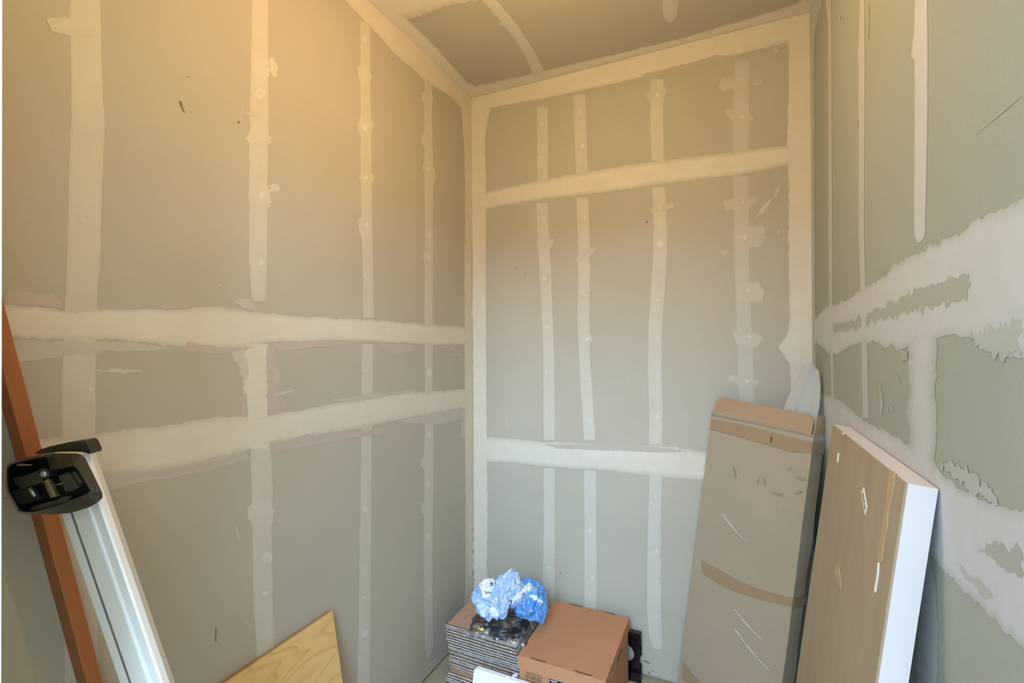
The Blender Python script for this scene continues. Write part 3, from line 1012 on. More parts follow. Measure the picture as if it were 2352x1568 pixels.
def match(pts, n=72):
    """resample a closed outline by angle about a common centre"""
    cx, cy = 300, 410
    out = []
    for k in range(n):
        a = 2 * math.pi * k / n
        best = None
        for (x0, y0), (x1, y1) in zip(pts, pts[1:] + pts[:1]):
            dx, dy = math.cos(a), math.sin(a)
            ex, ey = x1 - x0, y1 - y0
            den = dx * ey - dy * ex
            if abs(den) < 1e-9:
                continue
            t = ((x0 - cx) * ey - (y0 - cy) * ex) / den
            s = ((x0 - cx) * dy - (y0 - cy) * dx) / den
            if t > 0 and -1e-6 <= s <= 1 + 1e-6:
                best = t if best is None else max(best, t)
        out.append((cx + best * math.cos(a), cy + best * math.sin(a)))
    return out


mo, mr = match(outer), match(rim)
bm = bmesh.new()
N = 72
c0 = (300, 410)


def sh(p, k):
    return (c0[0] + (p[0] - c0[0]) * k, c0[1] + (p[1] - c0[1]) * k)


loops = [[bm.verts.new(at_depth(*zpx(*sh(p, .985)), 0.7752)) for p in mo],
         [bm.verts.new(at_depth(*zpx(*p), 0.7603)) for p in mo],
         [bm.verts.new(at_depth(*zpx(*p), 0.7511)) for p in mo],
         [bm.verts.new(at_depth(*zpx(*p), 0.7271)) for p in mr],
         [bm.verts.new(at_depth(*zpx(*sh(p, .97)), 0.7289)) for p in mr],
         [bm.verts.new(at_depth(*zpx(*sh(p, .95)), 0.7641)) for p in mr]]
for i, (a, b) in enumerate(zip(loops, loops[1:])):
    for k in range(N):
        f = bm.faces.new((a[k], a[(k + 1) % N], b[(k + 1) % N], b[k]))
        f.material_index = 1 if i >= 4 else 0
bm.faces.new(loops[0][::-1])
bm.faces.new(loops[-1]).material_index = 1
cap = obj('end_cap', bm, ['black_plastic', 'black_in'], rail)
cap['label'] = 'black plastic end cap with open spring mechanism'


def cpl(x, y, zc):
    return at_depth(*zpx(x, y), zc * .925)


def cap_block(name, pts, zc, dz, mat):
    return prism(name, [cpl(x, y, zc) for x, y in pts], FW * dz, mat, cap)


prism('rear_flange', [cpl(x, y, .832) for x, y in [(205, 226), (240, 206), (290, 190), (400, 166), (470, 157), (492, 156), (505, 172), (526, 218), (522, 234), (480, 222), (420, 220), (340, 222), (280, 230), (220, 236)]],
      FW * .022, 'black_plastic', rail)
cap_block('latch_bracket', [(72, 372), (90, 378), (215, 335), (232, 345), (255, 395), (250, 402), (118, 438), (105, 420), (84, 410)], .806, .014, 'dark_grey')
cap_block('latch_block', [(338, 362), (400, 340), (425, 365), (460, 430), (440, 442), (385, 455), (362, 410)], .808, .014, 'dark_grey')
cap_block('guide_rib', [(418, 345), (438, 335), (482, 400), (462, 410)], .806, .014, 'dark_grey')
cap_block('side_block', [(62, 450), (150, 425), (205, 510), (130, 535), (100, 515)], .812, .012, 'dark_grey')
cap_block('spring_plate', [(172, 562), (185, 545), (260, 520), (335, 500), (360, 486), (395, 483), (404, 494), (390, 515), (330, 530), (250, 558), (200, 574)], .797, .006, 'dark_grey')
cap_block('hinge_tab', [(262, 246), (280, 232), (300, 234), (290, 250), (272, 262)], .787, .006, 'dark_grey')
cap_block('pivot_ear', [(222, 330), (246, 316), (276, 318), (290, 345), (284, 372), (256, 380), (238, 365)], .801, .014, 'black_plastic')
cap_block('metal_shim', [(95, 291), (125, 291), (188, 296), (180, 301), (96, 304)], .796, .002, 'spring')
tube('pivot_bolt', [cpl(262, 347, .796), cpl(262, 347, .806)], .0055, 'steel', cap, 20)
tube('pin', [cpl(172, 432, .800), cpl(208, 482, .800)], .0030, 'steel', cap, 12)
tube('cross_wire', [cpl(312, 418, .804), cpl(360, 406, .804)], .0009, 'spring', cap, 8)
s0, s1 = cpl(277, 386, .801), cpl(322, 484, .801)
sd = (s1 - s0)
sx = sd.normalized().cross(FW).normalized()
sy = sd.normalized().cross(sx)
hp = []
turns = 11
for i in range(turns * 12 + 1):
    t = i / (turns * 12)
    a = 2 * math.pi * turns * t
    hp.append(s0 + sd * t + (sx * math.cos(a) + sy * math.sin(a)) * .0048)
bm = bmesh.new()
tube_mesh(bm, hp, .00095, 6)
obj('spring', bm, 'spring', cap, True)

# ---------------------------------------------------------------- maple board leaning on the left wall
far = hit(756, 1403, 0, XL + .003)
near_y = .685
ztop, yfar = far.z, far.y
q = hit(787, 1568, 1, yfar)
lean = (q.x - (XL + .018)) / (ztop - q.z)
TB = .016
tilt = math.atan(lean)
mb = thing('laminate_board', 'light maple laminate board with visible grain leaning low on the drywall', 'board')
up_b = Vector((-math.sin(tilt), 0, math.cos(tilt)))
nb = Vector((math.cos(tilt), 0, math.sin(tilt)))
top_back = Vector((XL + .002, 0, ztop))
Lb = (ztop) / math.cos(tilt)
bm = bmesh.new()
for y in (near_y, yfar):
    for l, d in ((0, 0), (0, TB), (-Lb, TB), (-Lb, 0)):
        p = top_back + up_b * l + nb * d
        p.y = y
        if l:
            p.z = max(p.z, 0)
        bm.verts.new(p)
bm.verts.ensure_lookup_table()
v = bm.verts
faces = [(0, 1, 5, 4), (1, 2, 6, 5), (2, 3, 7, 6), (3, 0, 4, 7), (0, 1, 2, 3), (4, 5, 6, 7)]
for i, f in enumerate(faces):
    fc = bm.faces.new([v[k] for k in f])
    fc.material_index = 0 if i in (1, 3) else 1
obj('panel', bm, ['maple', 'particle'], mb)
bm = bmesh.new()
bm2 = []
for y in (near_y, yfar):
    for l, d in ((.0008, TB * .55), (.0008, TB + .0006), (-.012, TB + .0006), (-.012, TB * .55)):
        p = top_back + up_b * l + nb * d
        p.y = y
        bm2.append(bm.verts.new(p))
for a in range(4):
    bm.faces.new((bm2[a], bm2[(a + 1) % 4], bm2[4 + (a + 1) % 4], bm2[4 + a]))
bm.faces.new(bm2[:4])
bm.faces.new(bm2[4:])
obj('edge_band', bm, 'maple', mb)

# ---------------------------------------------------------------- stack of carpet tiles
TS, TT = .298, .0094


def tile_mesh(seed):
    n = 18
    bm = bmesh.new()
    per = []
    for s in range(4):
        for i in range(n):
            t = -.5 + i / n
            per.append([(t, -.5), (.5, t), (-t, .5), (-.5, -t)][s])
    prof = [(-.003, 0, 1), (.0022, .0016, 1), (.0036, .0034, 1), (.0030, .0052, 1), (.0010, .0062, 1), (-.0025, .0070, 1), (-.0025, .0088, 0), (-.006, .0092, 0)]
    rings = []
    for off, z, mi in prof:
        ring = []
        for k, (x, y) in enumerate(per):
            nz = noise.noise(Vector((x * 22, y * 22, seed * 3.1 + z * 300))) * .0016 + noise.noise(Vector((x * 70, y * 70, seed + z * 900))) * .0014
            g = 1 + (off + nz) * 2 / TS
            wav = noise.noise(Vector((x * 4, y * 4, seed * 1.7))) * .0003
            ring.append(bm.verts.new((x * TS * g, y * TS * g, z + wav)))
        rings.append(ring)
    m = len(per)
    for ri, (a, b) in enumerate(zip(rings, rings[1:])):
        for k in range(m):
            f = bm.faces.new((a[k], a[(k + 1) % m], b[(k + 1) % m], b[k]))
            f.material_index = 0 if ri >= 6 else (2 if ri in (0, 4, 5) else 1)
    bm.faces.new(rings[0][::-1]).material_index = 1
    bm.faces.new(rings[-1]).material_index = 0
    bmesh.ops.recalc_face_normals(bm, faces=bm.faces[:])
    me = bpy.data.meshes.new('carpet_tile')
    bm.to_mesh(me)
    bm.free()
    me.materials.append(M['tile_back'])
    me.materials.append(M['tile_edge'])
    me.materials.append(M['tile_dark'])
    return me


tmeshes = [tile_mesh(s) for s in range(6)]
NLOW, NUP = 11, 16
ztile = 0.0012
for i in range(NLOW + NUP):
    o = obj('carpet_tile', tmeshes[i % 6], [])
    if i < NLOW:
        t = i / (NLOW - 1)
        cx = -1.004 + TS / 2 + .016 * t * t + random.uniform(-.003, .003)
        cy = 1.535 + TS / 2 + random.uniform(-.004, .004) + t * .012
        lab, grp = 'tan carpet tile with shaggy grey edge in the lower, shifted part of the stack', 'lower carpet tiles'
    else:
        t = (i - NLOW) / (NUP - 1)
        cx = -.988 + TS / 2 - .040 * t + random.uniform(-.005, .005)
        cy = 1.572 + TS / 2 + .018 * t + random.uniform(-.005, .005)
        lab, grp = 'tan carpet tile with shaggy grey edge in the upper part of the stack', 'upper carpet tiles'
    if i == NLOW + NUP - 1:
        lab, grp = 'topmost tan carpet tile, under the plastic bags', None
        cx += .003
    o.location = (cx, cy, ztile)
    o.rotation_euler = (0, 0, random.uniform(-.010, .010) + random.choice((0, 1, 2, 3)) * math.pi / 2)
    tag(o, lab, 'carpet tile', grp)
    ztile += TT
STACK_TOP = ztile + .001

# ---------------------------------------------------------------- file storage box
BX0, BX1, BY0, BY1, BZ = -.688, -.376, 1.522, 1.914, .262
fb = thing('file_box', 'brown cardboard file storage box with lid beside the carpet tile stack', 'box',
           mat=Matrix.Translation(((BX0 + BX1) / 2, (BY0 + BY1) / 2, 0)))
hx, hy = (BX1 - BX0) / 2, (BY1 - BY0) / 2
box('body', (-hx + .004, -hy + .004, .0), (hx - .004, hy - .004, BZ - .006), 'card_box', fb, .002)
bm = bmesh.new()
LIP = .042
# lid: top sheet, a little crowned, with four skirts
n = 10
grid = [[bm.verts.new((-hx + 2 * hx * i / n, -hy + 2 * hy * j / n,
                       BZ + .004 * math.sin(math.pi * i / n) * math.sin(math.pi * j / n) + .0012 * noise.noise(Vector((i * .7, j * .7, 3))))) for j in range(n + 1)] for i in range(n + 1)]
for i in range(n):
    for j in range(n):
        bm.faces.new((grid[i][j], grid[i + 1][j], grid[i + 1][j + 1], grid[i][j + 1]))
loop = [grid[i][0] for i in range(n)] + [grid[n][j] for j in range(n)] + [grid[i][n] for i in range(n, 0, -1)] + [grid[0][j] for j in range(n, 0, -1)]
low = []
for k, vv in enumerate(loop):
    sgx = 1 if vv.co.x > 0 else -1
    bow = .003 * noise.noise(Vector((vv.co.x * 9, vv.co.y * 9, 1)))
    p = vv.co.copy()
    p.z = BZ - LIP + bow
    if abs(abs(p.x) - hx) < 1e-5:
        p.x += sgx * .002
    if abs(abs(p.y) - hy) < 1e-5:
        p.y += (.002 + .004 * math.sin(math.pi * (p.x + hx) / (2 * hx))) * (1 if p.y > 0 else -1)
    low.append(bm.verts.new(p))
for k in range(len(loop)):
    k2 = (k + 1) % len(loop)
    bm.faces.new((loop[k], low[k], low[k2], loop[k2]))
lid = obj('lid', bm, 'card_box', fb)
md = lid.modifiers.new('solid', 'SOLIDIFY')
md.thickness = .0025
md.offset = -1


def fbl(p):      # world -> file box local
    return Vector((p.x - (BX0 + BX1) / 2, p.y - (BY0 + BY1) / 2, p.z))


for x0, x1, y in ((-.108, -.052, -hy), (.052, .108, -hy), (-.09, -.035, hy), (.055, .10, hy)):
    pts = [(x0 + (x1 - x0) * k / 8, y + (.006 if y < 0 else -.006) + (.003 if y < 0 else -.003) * math.sin(math.pi * k / 8) * -1, BZ + .0022) for k in range(9)]
    tube('tab_slot', pts, .0012, 'slot', lid, 6)
box('end_slot', (hx + .0005, -.04, BZ - .035), (hx + .0028, .04, BZ - .03), 'slot', lid)


def put_text(s, size, name, mat, parent, p_tl, width):
    """text on the box front; p_tl local lower-left point, squeezed to the given width"""
    me = text_mesh(s, size)
    xs = [v.co.x for v in me.vertices]
    k = width / (max(xs) - min(xs))
    x0 = min(xs)
    for v in me.vertices:
        v.co = Vector((p_tl.x + (v.co.x - x0) * k, p_tl.y, p_tl.z + v.co.y))
    me.materials.clear()
    me.materials.append(M[mat])
    o = bpy.data.objects.new(name, me)
    COL.objects.link(o)
    o.parent = parent
    return o


yf = -hy + .0034
body = [c for c in fb.children if c.name.startswith('body')][0]
a = fbl(hit(1209, 1561, 1, BY0 + .004))
b = fbl(hit(1243, 1556, 1, BY0 + .004))
zt, zb2 = fbl(hit(1211, 1543, 1, BY0 + .004)).z, a.z
for x0, x1, z0, z1 in ((a.x, b.x, zt - .0011, zt), (a.x, b.x, zb2, zb2 + .0011), (a.x, a.x + .0011, zb2, zt), (b.x - .0011, b.x, zb2, zt)):
    box('logo_frame', (x0, yf - .0003, z0), (x1, yf + .0005, z1), 'ink', fb)
hh = (zt - zb2)
put_text('STAPLES', hh * .78, 'printed_name', 'ink', fb, Vector((a.x + .004, yf, zb2 + hh * .24)), (b.x - a.x) - .008)
a = fbl(hit(1262, 1553, 1, BY0 + .004))
b = fbl(hit(1318, 1568, 1, BY0 + .004))
box('label_panel', (a.x, yf - .0003, a.z - .11), (b.x, yf + .0005, a.z), 'black_label', fb)
put_text('NAME', .0125, 'label_word', 'white_print', fb, Vector((a.x + .004, yf - .0006, a.z - .016)), .024)
pa = [Vector((fbl(hit(1209, 1562, 1, BY0 + .004)).x + .030 * k / 10 + .004, yf, zb2 - .008 + .004 * math.sin(math.pi * k / 10))) for k in range(11)]
tube('handle_mark', pa, .0007, 'ink', fb, 6)

# ---------------------------------------------------------------- black bracket plate behind the box
brk = thing('metal_bracket', 'glossy black metal bracket plate with round hole behind the file box', 'bracket')
YP = 1.945
rb = hit(1473, 1460, 1, YP)
x1b = rb.x
zt_b, zb_b = hit(1470, 1452, 1, YP).z, max(.012, hit(1470, 1546, 1, YP).z)
hc = hit(1437, 1498, 1, YP)
hr = .034
x0b = hc.x - (x1b - hc.x) - .0
outl = [(x0b, zb_b), (x1b - .004, zb_b), (x1b, zb_b + .006), (x1b, hc.z - .035), (x1b - .006, hc.z - .027), (x1b - .006, hc.z - .005), (x1b, hc.z + .004), (x1b, zt_b - .04), (x0b, zt_b - .04)]
bm = bmesh.new()
N = 64
ro, ri = [], []
for k in range(N):
    an = 2 * math.pi * k / N
    best = None
    for (xa, za), (xb, zb_) in zip(outl, outl[1:] + outl[:1]):
        dx, dz = math.cos(an), math.sin(an)
        ex, ez = xb - xa, zb_ - za
        den = dx * ez - dz * ex
        if abs(den) < 1e-9:
            continue
        t = ((xa - hc.x) * ez - (za - hc.z) * ex) / den
        s = ((xa - hc.x) * dz - (za - hc.z) * dx) / den
        if t > 0 and -1e-6 <= s <= 1 + 1e-6:
            best = t if best is None else min(best, t)
    ro.append((hc.x + best * math.cos(an), hc.z + best * math.sin(an)))
    ri.append((hc.x + hr * math.cos(an), hc.z + hr * math.sin(an)))
L4 = [[bm.verts.new((x, y, z)) for x, z in r] for r, y in ((ro, YP), (ri, YP), (ri, YP + .004), (ro, YP + .004))]
for i in range(4):
    a_, b_ = L4[i], L4[(i + 1) % 4]
    for k in range(N):
        bm.faces.new((a_[k], a_[(k + 1) % N], b_[(k + 1) % N], b_[k]))
obj('plate', bm, 'gloss_black', brk)
box('top_flange', (x0b, YP - .012, zt_b - .042), (x1b + .001, YP + .012, zt_b - .032), 'gloss_black', brk, .002)
box('top_channel', (x0b, YP - .004, zt_b - .034), (x1b, YP + .012, zt_b - .016), 'gloss_black', brk, .002)
box('top_rib', (x0b, YP - .012, zt_b - .018), (x1b + .001, YP + .012, zt_b), 'gloss_black', brk, .003)
box('bottom_flange', (x0b, YP - .014, 0), (x1b + .001, YP + .010, zb_b + .006), 'gloss_black', brk, .002)
box('side_flange', (x1b - .004, YP, zb_b + .006), (x1b, YP + .014, hc.z - .035), 'gloss_black', brk, .001)
box('side_flange', (x1b - .004, YP, hc.z + .004), (x1b, YP + .014, zt_b - .03), 'gloss_black', brk, .001)

# ---------------------------------------------------------------- white board in front of the stack
wbY = 1.497
p = hit(1090, 1537, 1, wbY)
q = hit(1205, 1567, 1, wbY)
zt_w = (p.z + q.z) / 2
hw = thing('white_board', 'plain white board with rounded corner standing before the carpet tiles', 'board')
r = .012
x0w, x1w = p.x - .002, -.50
pts = [Vector((x0w, wbY, 0)), Vector((x1w, wbY, 0))]
for cx, cz, a0 in ((x1w - r, zt_w - r, 0), (x0w + r, zt_w - r, math.pi / 2)):
    for k in range(7):
        an = a0 + math.pi / 2 * k / 6
        pts.append(Vector((cx + r * math.cos(an), wbY, cz + r * math.sin(an))))
pts = [Vector((p_.x, wbY - (zt_w - p_.z) * .22, p_.z)) for p_ in pts]
prism('panel', pts, Vector((0, .016, 0)), 'white_plain', hw)
pp = hit(1165, 1553, 1, wbY + .008)
lathe_o = lathe('edge_knob', [(.007, -.004), (.007, .0), (.005, .002), (0, .0025)], 'white_plain', hw, 16)
lathe_o.location = (pp.x, wbY + .008, zt_w + .001)

# ---------------------------------------------------------------- tall carton
o_ = Vector((-.19760227, 1.88524956, 0))
th, al, rl = -.66089287, .09884603, .07169122
CW, CL, CT = .37326927, 1.10962133, .05973638
w0 = Vector((math.cos(th), math.sin(th), 0))
n0 = Vector((math.sin(th), -math.cos(th), 0))
cu_ = Vector((0, 0, 1)) * math.cos(al) - n0 * math.sin(al)
cu_ = cu_ * math.cos(rl) + w0 * math.sin(rl)
cw_ = (w0 - cu_ * w0.dot(cu_)).normalized()
cb_ = cu_.cross(cw_)
if cb_.dot(n0) > 0:
    cb_ = -cb_


def CP(i, j, k):            # metres along width, height, depth
    return o_ + cw_ * i + cu_ * j + cb_ * k


tc = thing('tall_carton', 'tall flat brown shipping carton with open flaps and packing tape in the corner', 'box')
bm = bmesh.new()


def quadstrip(P0, P1, n, mi=0):
    pass


NJ = 40


def dent(side, j):
    k = {0: 0, 1: 3.3, 2: 6.1, 3: 9.2}[side]
    v = noise.noise(Vector((j * 7, k, 0))) * .0028 + noise.noise(Vector((j * 30, k, 2))) * .0012
    if side == 0 and .895 < j < .915:
        v += .004
    return v


cols = [(0, 0, 0), (CW, 0, 1), (CW, CT, 2), (0, CT, 3)]
rows = []
for r_ in range(NJ + 1):
    j = CL * r_ / NJ
    row = []
    for (i, k, s) in cols:
        p = CP(i + dent(s, j) * (1 if s in (0, 3) else 1), j, k)
        if r_ == 0:
            p = p - cu_ * (p.z / cu_.z)
        row.append(p)
    rows.append(row)
# drop rows below the floor
rows = [rows[0]] + [r_ for r_ in rows[1:] if min(p.z for p in r_) > .012]
RV = [[bm.verts.new(p) for p in r_] for r_ in rows]
for a_, b_ in zip(RV, RV[1:]):
    for k in range(4):
        bm.faces.new((a_[k], a_[(k + 1) % 4], b_[(k + 1) % 4], b_[k]))
bm.faces.new(RV[0][::-1])
inn = [bm.verts.new(CP(i, CL, k)) for i, k in ((.004, .004), (CW - .004, .004), (CW - .004, CT - .004), (.004, CT - .004))]
deep = [bm.verts.new(CP(i, CL - .25, k)) for i, k in ((.004, .004), (CW - .004, .004), (CW - .004, CT - .004), (.004, CT - .004))]
for k in range(4):
    bm.faces.new((RV[-1][k], RV[-1][(k + 1) % 4], inn[(k + 1) % 4], inn[k]))
    f = bm.faces.new((inn[k], inn[(k + 1) % 4], deep[(k + 1) % 4], deep[k]))
    f.material_index = 1
bm.faces.new(deep).material_index = 1
obj('body', bm, ['card_tall', 'card_in'], tc)


def flap(name, pts, thick_dir, mat='card_in'):
    return prism(name, pts, thick_dir, mat, tc)


# front flap: rises from the front edge, leaning back over the opening, rounded outer corners
fl_h = .058
pts = [CP(.004, CL, .001), CP(CW - .002, CL, .001)]
fl = []
for k in range(7):
    an = math.pi / 2 * k / 6
    fl.append((CW - .010 - .028 + .028 * math.cos(an), fl_h - .028 + .028 * math.sin(an)))
for k in range(7):
    an = math.pi / 2 + math.pi / 2 * k / 6
    fl.append((.004 + .026 + .026 * math.cos(an), fl_h - .026 + .026 * math.sin(an)))
pts = [CP(.004, CL - .001, .0)] + [CP(CW - .008, CL - .001, .0)] + [CP(i, CL + h * .96, h * .28 - .001) for i, h in fl]
flap('front_flap', pts, cb_ * .0035)
pts = [CP(.004, CL, CT - .002), CP(CW - .004, CL, CT - .002), CP(CW - .012, CL + .040, CT + .0), CP(CW * .55, CL + .044, CT - .010), CP(.012, CL + .052, CT - .016)]
flap('rear_flap', pts, cb_ * -.003)
pts = [CP(CW - .001, CL, .004), CP(CW - .001, CL, CT - .006), CP(CW + .0, CL + .062, CT - .008), CP(CW - .004, CL + .058, .016)]
flap('side_flap', pts, cw_ * -.003)
pts = [CP(.002, CL, .004), CP(.002, CL, CT - .006), CP(.016, CL + .034, CT - .012), CP(.018, CL + .030, .016)]
flap('side_flap', pts, cw_ * .003)


def patch_on_carton(name, coords, mat, off=.0022, parent=tc, th_=.0006):
    return prism(name, [CP(i, j, -off) for i, j in coords], cb_ * th_, mat, parent)


def carton_ij(px, py):       # pixel -> width, height on the carton's front face
    d = ray(px, py)
    t = (o_ - CAM).dot(cb_) / d.dot(cb_)
    v_ = CAM + d * t - o_
    return v_.dot(cw_), v_.dot(cu_)


def carton_poly(name, pxs, mat, off=.003, clamp_=True):
    c = [carton_ij(*p) for p in pxs]
    if clamp_:
        c = [(min(max(i, 0), CW), j) for i, j in c]
    return patch_on_carton(name, c, mat, off)


carton_poly('packing_tape', [(1634, 962), (1690, 972), (1760, 989), (1830, 1008), (1869, 1017), (1868, 1041), (1820, 1037), (1750, 1017), (1680, 997), (1632, 985)], 'tape')
carton_poly('packing_tape', [(1612, 1287), (1650, 1307), (1700, 1335), (1750, 1355), (1823, 1375), (1819, 1392), (1750, 1376), (1700, 1362), (1660, 1345), (1614, 1316)], 'tape')
carton_poly('packing_tape', [(1570, 1520), (1595, 1552), (1640, 1600), (1700, 1650), (1690, 1672), (1620, 1625), (1585, 1580), (1566, 1556)], 'tape')
for y0, y1 in ((1017, 1043), (1375, 1394)):
    i0, j0 = carton_ij(1868 if y0 < 1100 else 1822, y0)
    i1, j1 = carton_ij(1867 if y0 < 1100 else 1819, y1)
    prism('packing_tape', [CP(CW + .004, j0, -.002), CP(CW + .004, j0, CT), CP(CW + .004, j1, CT), CP(CW + .004, j1, -.002)], cw_ * .0006, 'tape', tc)
for (xa, ya, xb, yb_, wd, nn) in ((1663, 1183, 1718, 1243, 5, 14), (1690, 1400, 1755, 1470, 4, 14), (1690, 1445, 1770, 1540, 4, 18)):
    for k in range(nn):
        t = k / nn
        x, y = xa + (xb - xa) * t, ya + (yb_ - ya) * t + 5 * math.sin(t * 3)
        hl = wd * random.uniform(.7, 1.5)
        carton_poly('wrap_streak', [(x - hl, y - hl * .75), (x - hl * .2, y - hl * .55), (x + hl, y + hl * .75), (x + hl * .2, y + hl * .5)], 'wrap', .0030)
for cx, cy, rx, ry, an in ((1840, 1098, 12, 3, .3), (1836, 1130, 10, 3, -.3), (1788, 1134, 14, 2.5, .25), (1757, 1104, 2.5, 10, .1), (1688, 1085, 3, 14, -.2), (1742, 1103, 2, 7, .2), (1814, 1076, 4, 3, 0)):
    pl_ = []
    for k in range(10):
        a_ = 2 * math.pi * k / 10
        u_, v_ = rx * math.cos(a_) * (.8 + .3 * random.random()), ry * math.sin(a_)
        pl_.append((cx + u_ * math.cos(an) - v_ * math.sin(an), cy + u_ * math.sin(an) + v_ * math.cos(an)))
    carton_poly('dark_smudge', pl_, 'stain', .0030)
carton_poly('printed_mark', [(1773, 1002), (1775, 1002), (1773, 1016), (1771, 1016)], 'ink', .0042)
# crease line below the flap
carton_poly('score_line', [(1634, 949), (1750, 972), (1868, 999), (1868, 1002), (1750, 976), (1634, 953)], 'stain', .0030)

# strip of grey board sticking out of the carton
es = thing('edge_protector', 'folded grey cardboard edge protector sticking out of the tall carton', 'cardboard strip')
kx = .034


def CQ(px, py, kk):
    d = ray(px, py)
    base_ = o_ + cb_ * kk
    t = (base_ - CAM).dot(cb_) / d.dot(cb_)
    return CAM + d * t


L_top, L_mid, L_r = CQ(1842, 838, kx), CQ(1866, 834, kx), CQ(1884, 858, kx + .012)
L_b0, L_b1, L_b2 = CQ(1801, 935, kx - .006), CQ(1831, 935, kx), CQ(1876, 970, kx + .010)
dn = -cu_ * .18
midl = lambda a_, b_, t: a_.lerp(b_, t)
prism('left_wing', [L_top, L_mid, midl(L_mid, L_b1, .5) + cw_ * .002, L_b1, L_b1 + dn, L_b0 + dn, L_b0, midl(L_top, L_b0, .5) - cw_ * .001], cb_ * .0025, 'card_grey', es)
bm = bmesh.new()
prevr = None
for k in range(9):
    t = k / 8
    lft = (L_mid + Vector((0, 0, -.006 * 0))).lerp(L_b1, t)
    rgt = L_r.lerp(L_b2, t) + cw_ * (.006 * math.sin(math.pi * t))
    if k == 0:
        rgt = L_mid + (L_r - L_mid) * .45
    if k == 1:
        rgt = L_mid + (L_r - L_mid) * .85 + cu_ * .004
    cur = [bm.verts.new(lft), bm.verts.new(lft.lerp(rgt, .5) + cb_ * .004), bm.verts.new(rgt)]
    if prevr:
        for m_ in range(2):
            bm.faces.new((prevr[m_], prevr[m_ + 1], cur[m_ + 1], cur[m_]))
    prevr = cur
cur = [bm.verts.new(v_.co + dn) for v_ in prevr]
for m_ in range(2):
    bm.faces.new((prevr[m_], prevr[m_ + 1], cur[m_ + 1], cur[m_]))
rw = obj('right_wing', bm, 'card_grey', es)
md = rw.modifiers.new('solid', 'SOLIDIFY')
md.thickness = .0025

# ---------------------------------------------------------------- white panel with hardboard back, leaning on the right wall
PT = .036
pa_ = .125
ang = math.atan(pa_)
wp = thing('cabinet_panel', 'white laminated panel with brown hardboard back leaning on the right wall', 'panel')
y_far, y_near = 1.375, .842
zt_p = 1.152
pup = Vector((math.sin(ang), 0, math.cos(ang)))
pn = Vector((-math.cos(ang), 0, math.sin(ang)))
tb = Vector((XR - .003, 0, zt_p))
PL = zt_p / math.cos(ang)


def PP(l, d, y):
    p_ = tb - pup * l + pn * d
    p_.y = y
    return p_


LLEN = PL - PT * math.tan(ang) * 0
bm = bmesh.new()


def hexa(l0, l1, d0, d1, ya, yb_, clampz=True):
    vs8 = []
    for y in (ya, yb_):
        for l, d in ((l0, d0), (l0, d1), (l1, d1), (l1, d0)):
            p_ = PP(l, d, y)
            if clampz and p_.z < .02:
                p_ = p_ - pup * (p_.z / pup.z)
            vs8.append(bm.verts.new(p_))
    for f in ((0, 1, 2, 3), (4, 5, 6, 7), (0, 1, 5, 4), (1, 2, 6, 5), (2, 3, 7, 6), (3, 0, 4, 7)):
        bm.faces.new([vs8[k] for k in f])


hexa(0, PL + .01, 0, PT - .003, y_near, y_far)
obj('core_panel', bm, 'white_lam', wp)
bm = bmesh.new()
hexa(.0015, PL + .01, PT - .003, PT, y_near + .002, y_far - .001)
obj('hardboard_back', bm, 'hdf', wp)


def panel_ly(px, py):
    d = ray(px, py)
    p0 = tb + pn * PT
    t = (p0 - CAM).dot(pn) / d.dot(pn)
    v_ = CAM + d * t - tb
    return -v_.dot(pup), v_.y + tb.y


def panel_poly(name, pxs, mat, off=.0008):
    q_ = [panel_ly(*p_) for p_ in pxs]
    return prism(name, [PP(l, PT + off, y) for l, y in q_], -pn * (off + .0004), mat, wp)


# pixel coordinates measured in the crop at (1540, 820), scale 2.097
def z3(x, y):
    return 1540 + x / 2.097, 820 + y / 2.097


panel_poly('dried_glue', [z3(*p_) for p_ in ((1060, 545), (1082, 550), (1078, 620), (1070, 660), (1050, 745), (1046, 820), (1028, 900), (1018, 985), (998, 990), (1004, 920), (1016, 850), (1024, 780), (1042, 700), (1044, 640))], 'glue')
panel_poly('dried_glue', [z3(*p_) for p_ in ((804, 992), (810, 1000), (818, 1050), (823, 1118), (816, 1120), (806, 1080), (790, 1040), (794, 1015))], 'glue')
panel_poly('paper_sticker', [z3(*p_) for p_ in ((932, 627), (948, 720), (938, 758), (921, 650))], 'sticker')
panel_poly('sticker_print', [z3(*p_) for p_ in ((927, 658), (931, 652), (939, 700), (935, 705))], 'scuff', .0012)
panel_poly('sticker_print', [z3(*p_) for p_ in ((936, 712), (940, 708), (943, 725), (939, 735))], 'scuff', .0012)
panel_poly('paper_tear', [z3(*p_) for p_ in ((1000, 992), (1006, 988), (1004, 1040), (990, 1130), (983, 1134), (985, 1110), (996, 1050))], 'sticker', .001)
panel_poly('paper_tear', [z3(*p_) for p_ in ((806, 466), (812, 462), (808, 505), (802, 508))], 'sticker', .001)
panel_poly('nail_head', [z3(*p_) for p_ in ((830, 365), (836, 363), (839, 369), (834, 375), (829, 372))], 'sticker', .001)

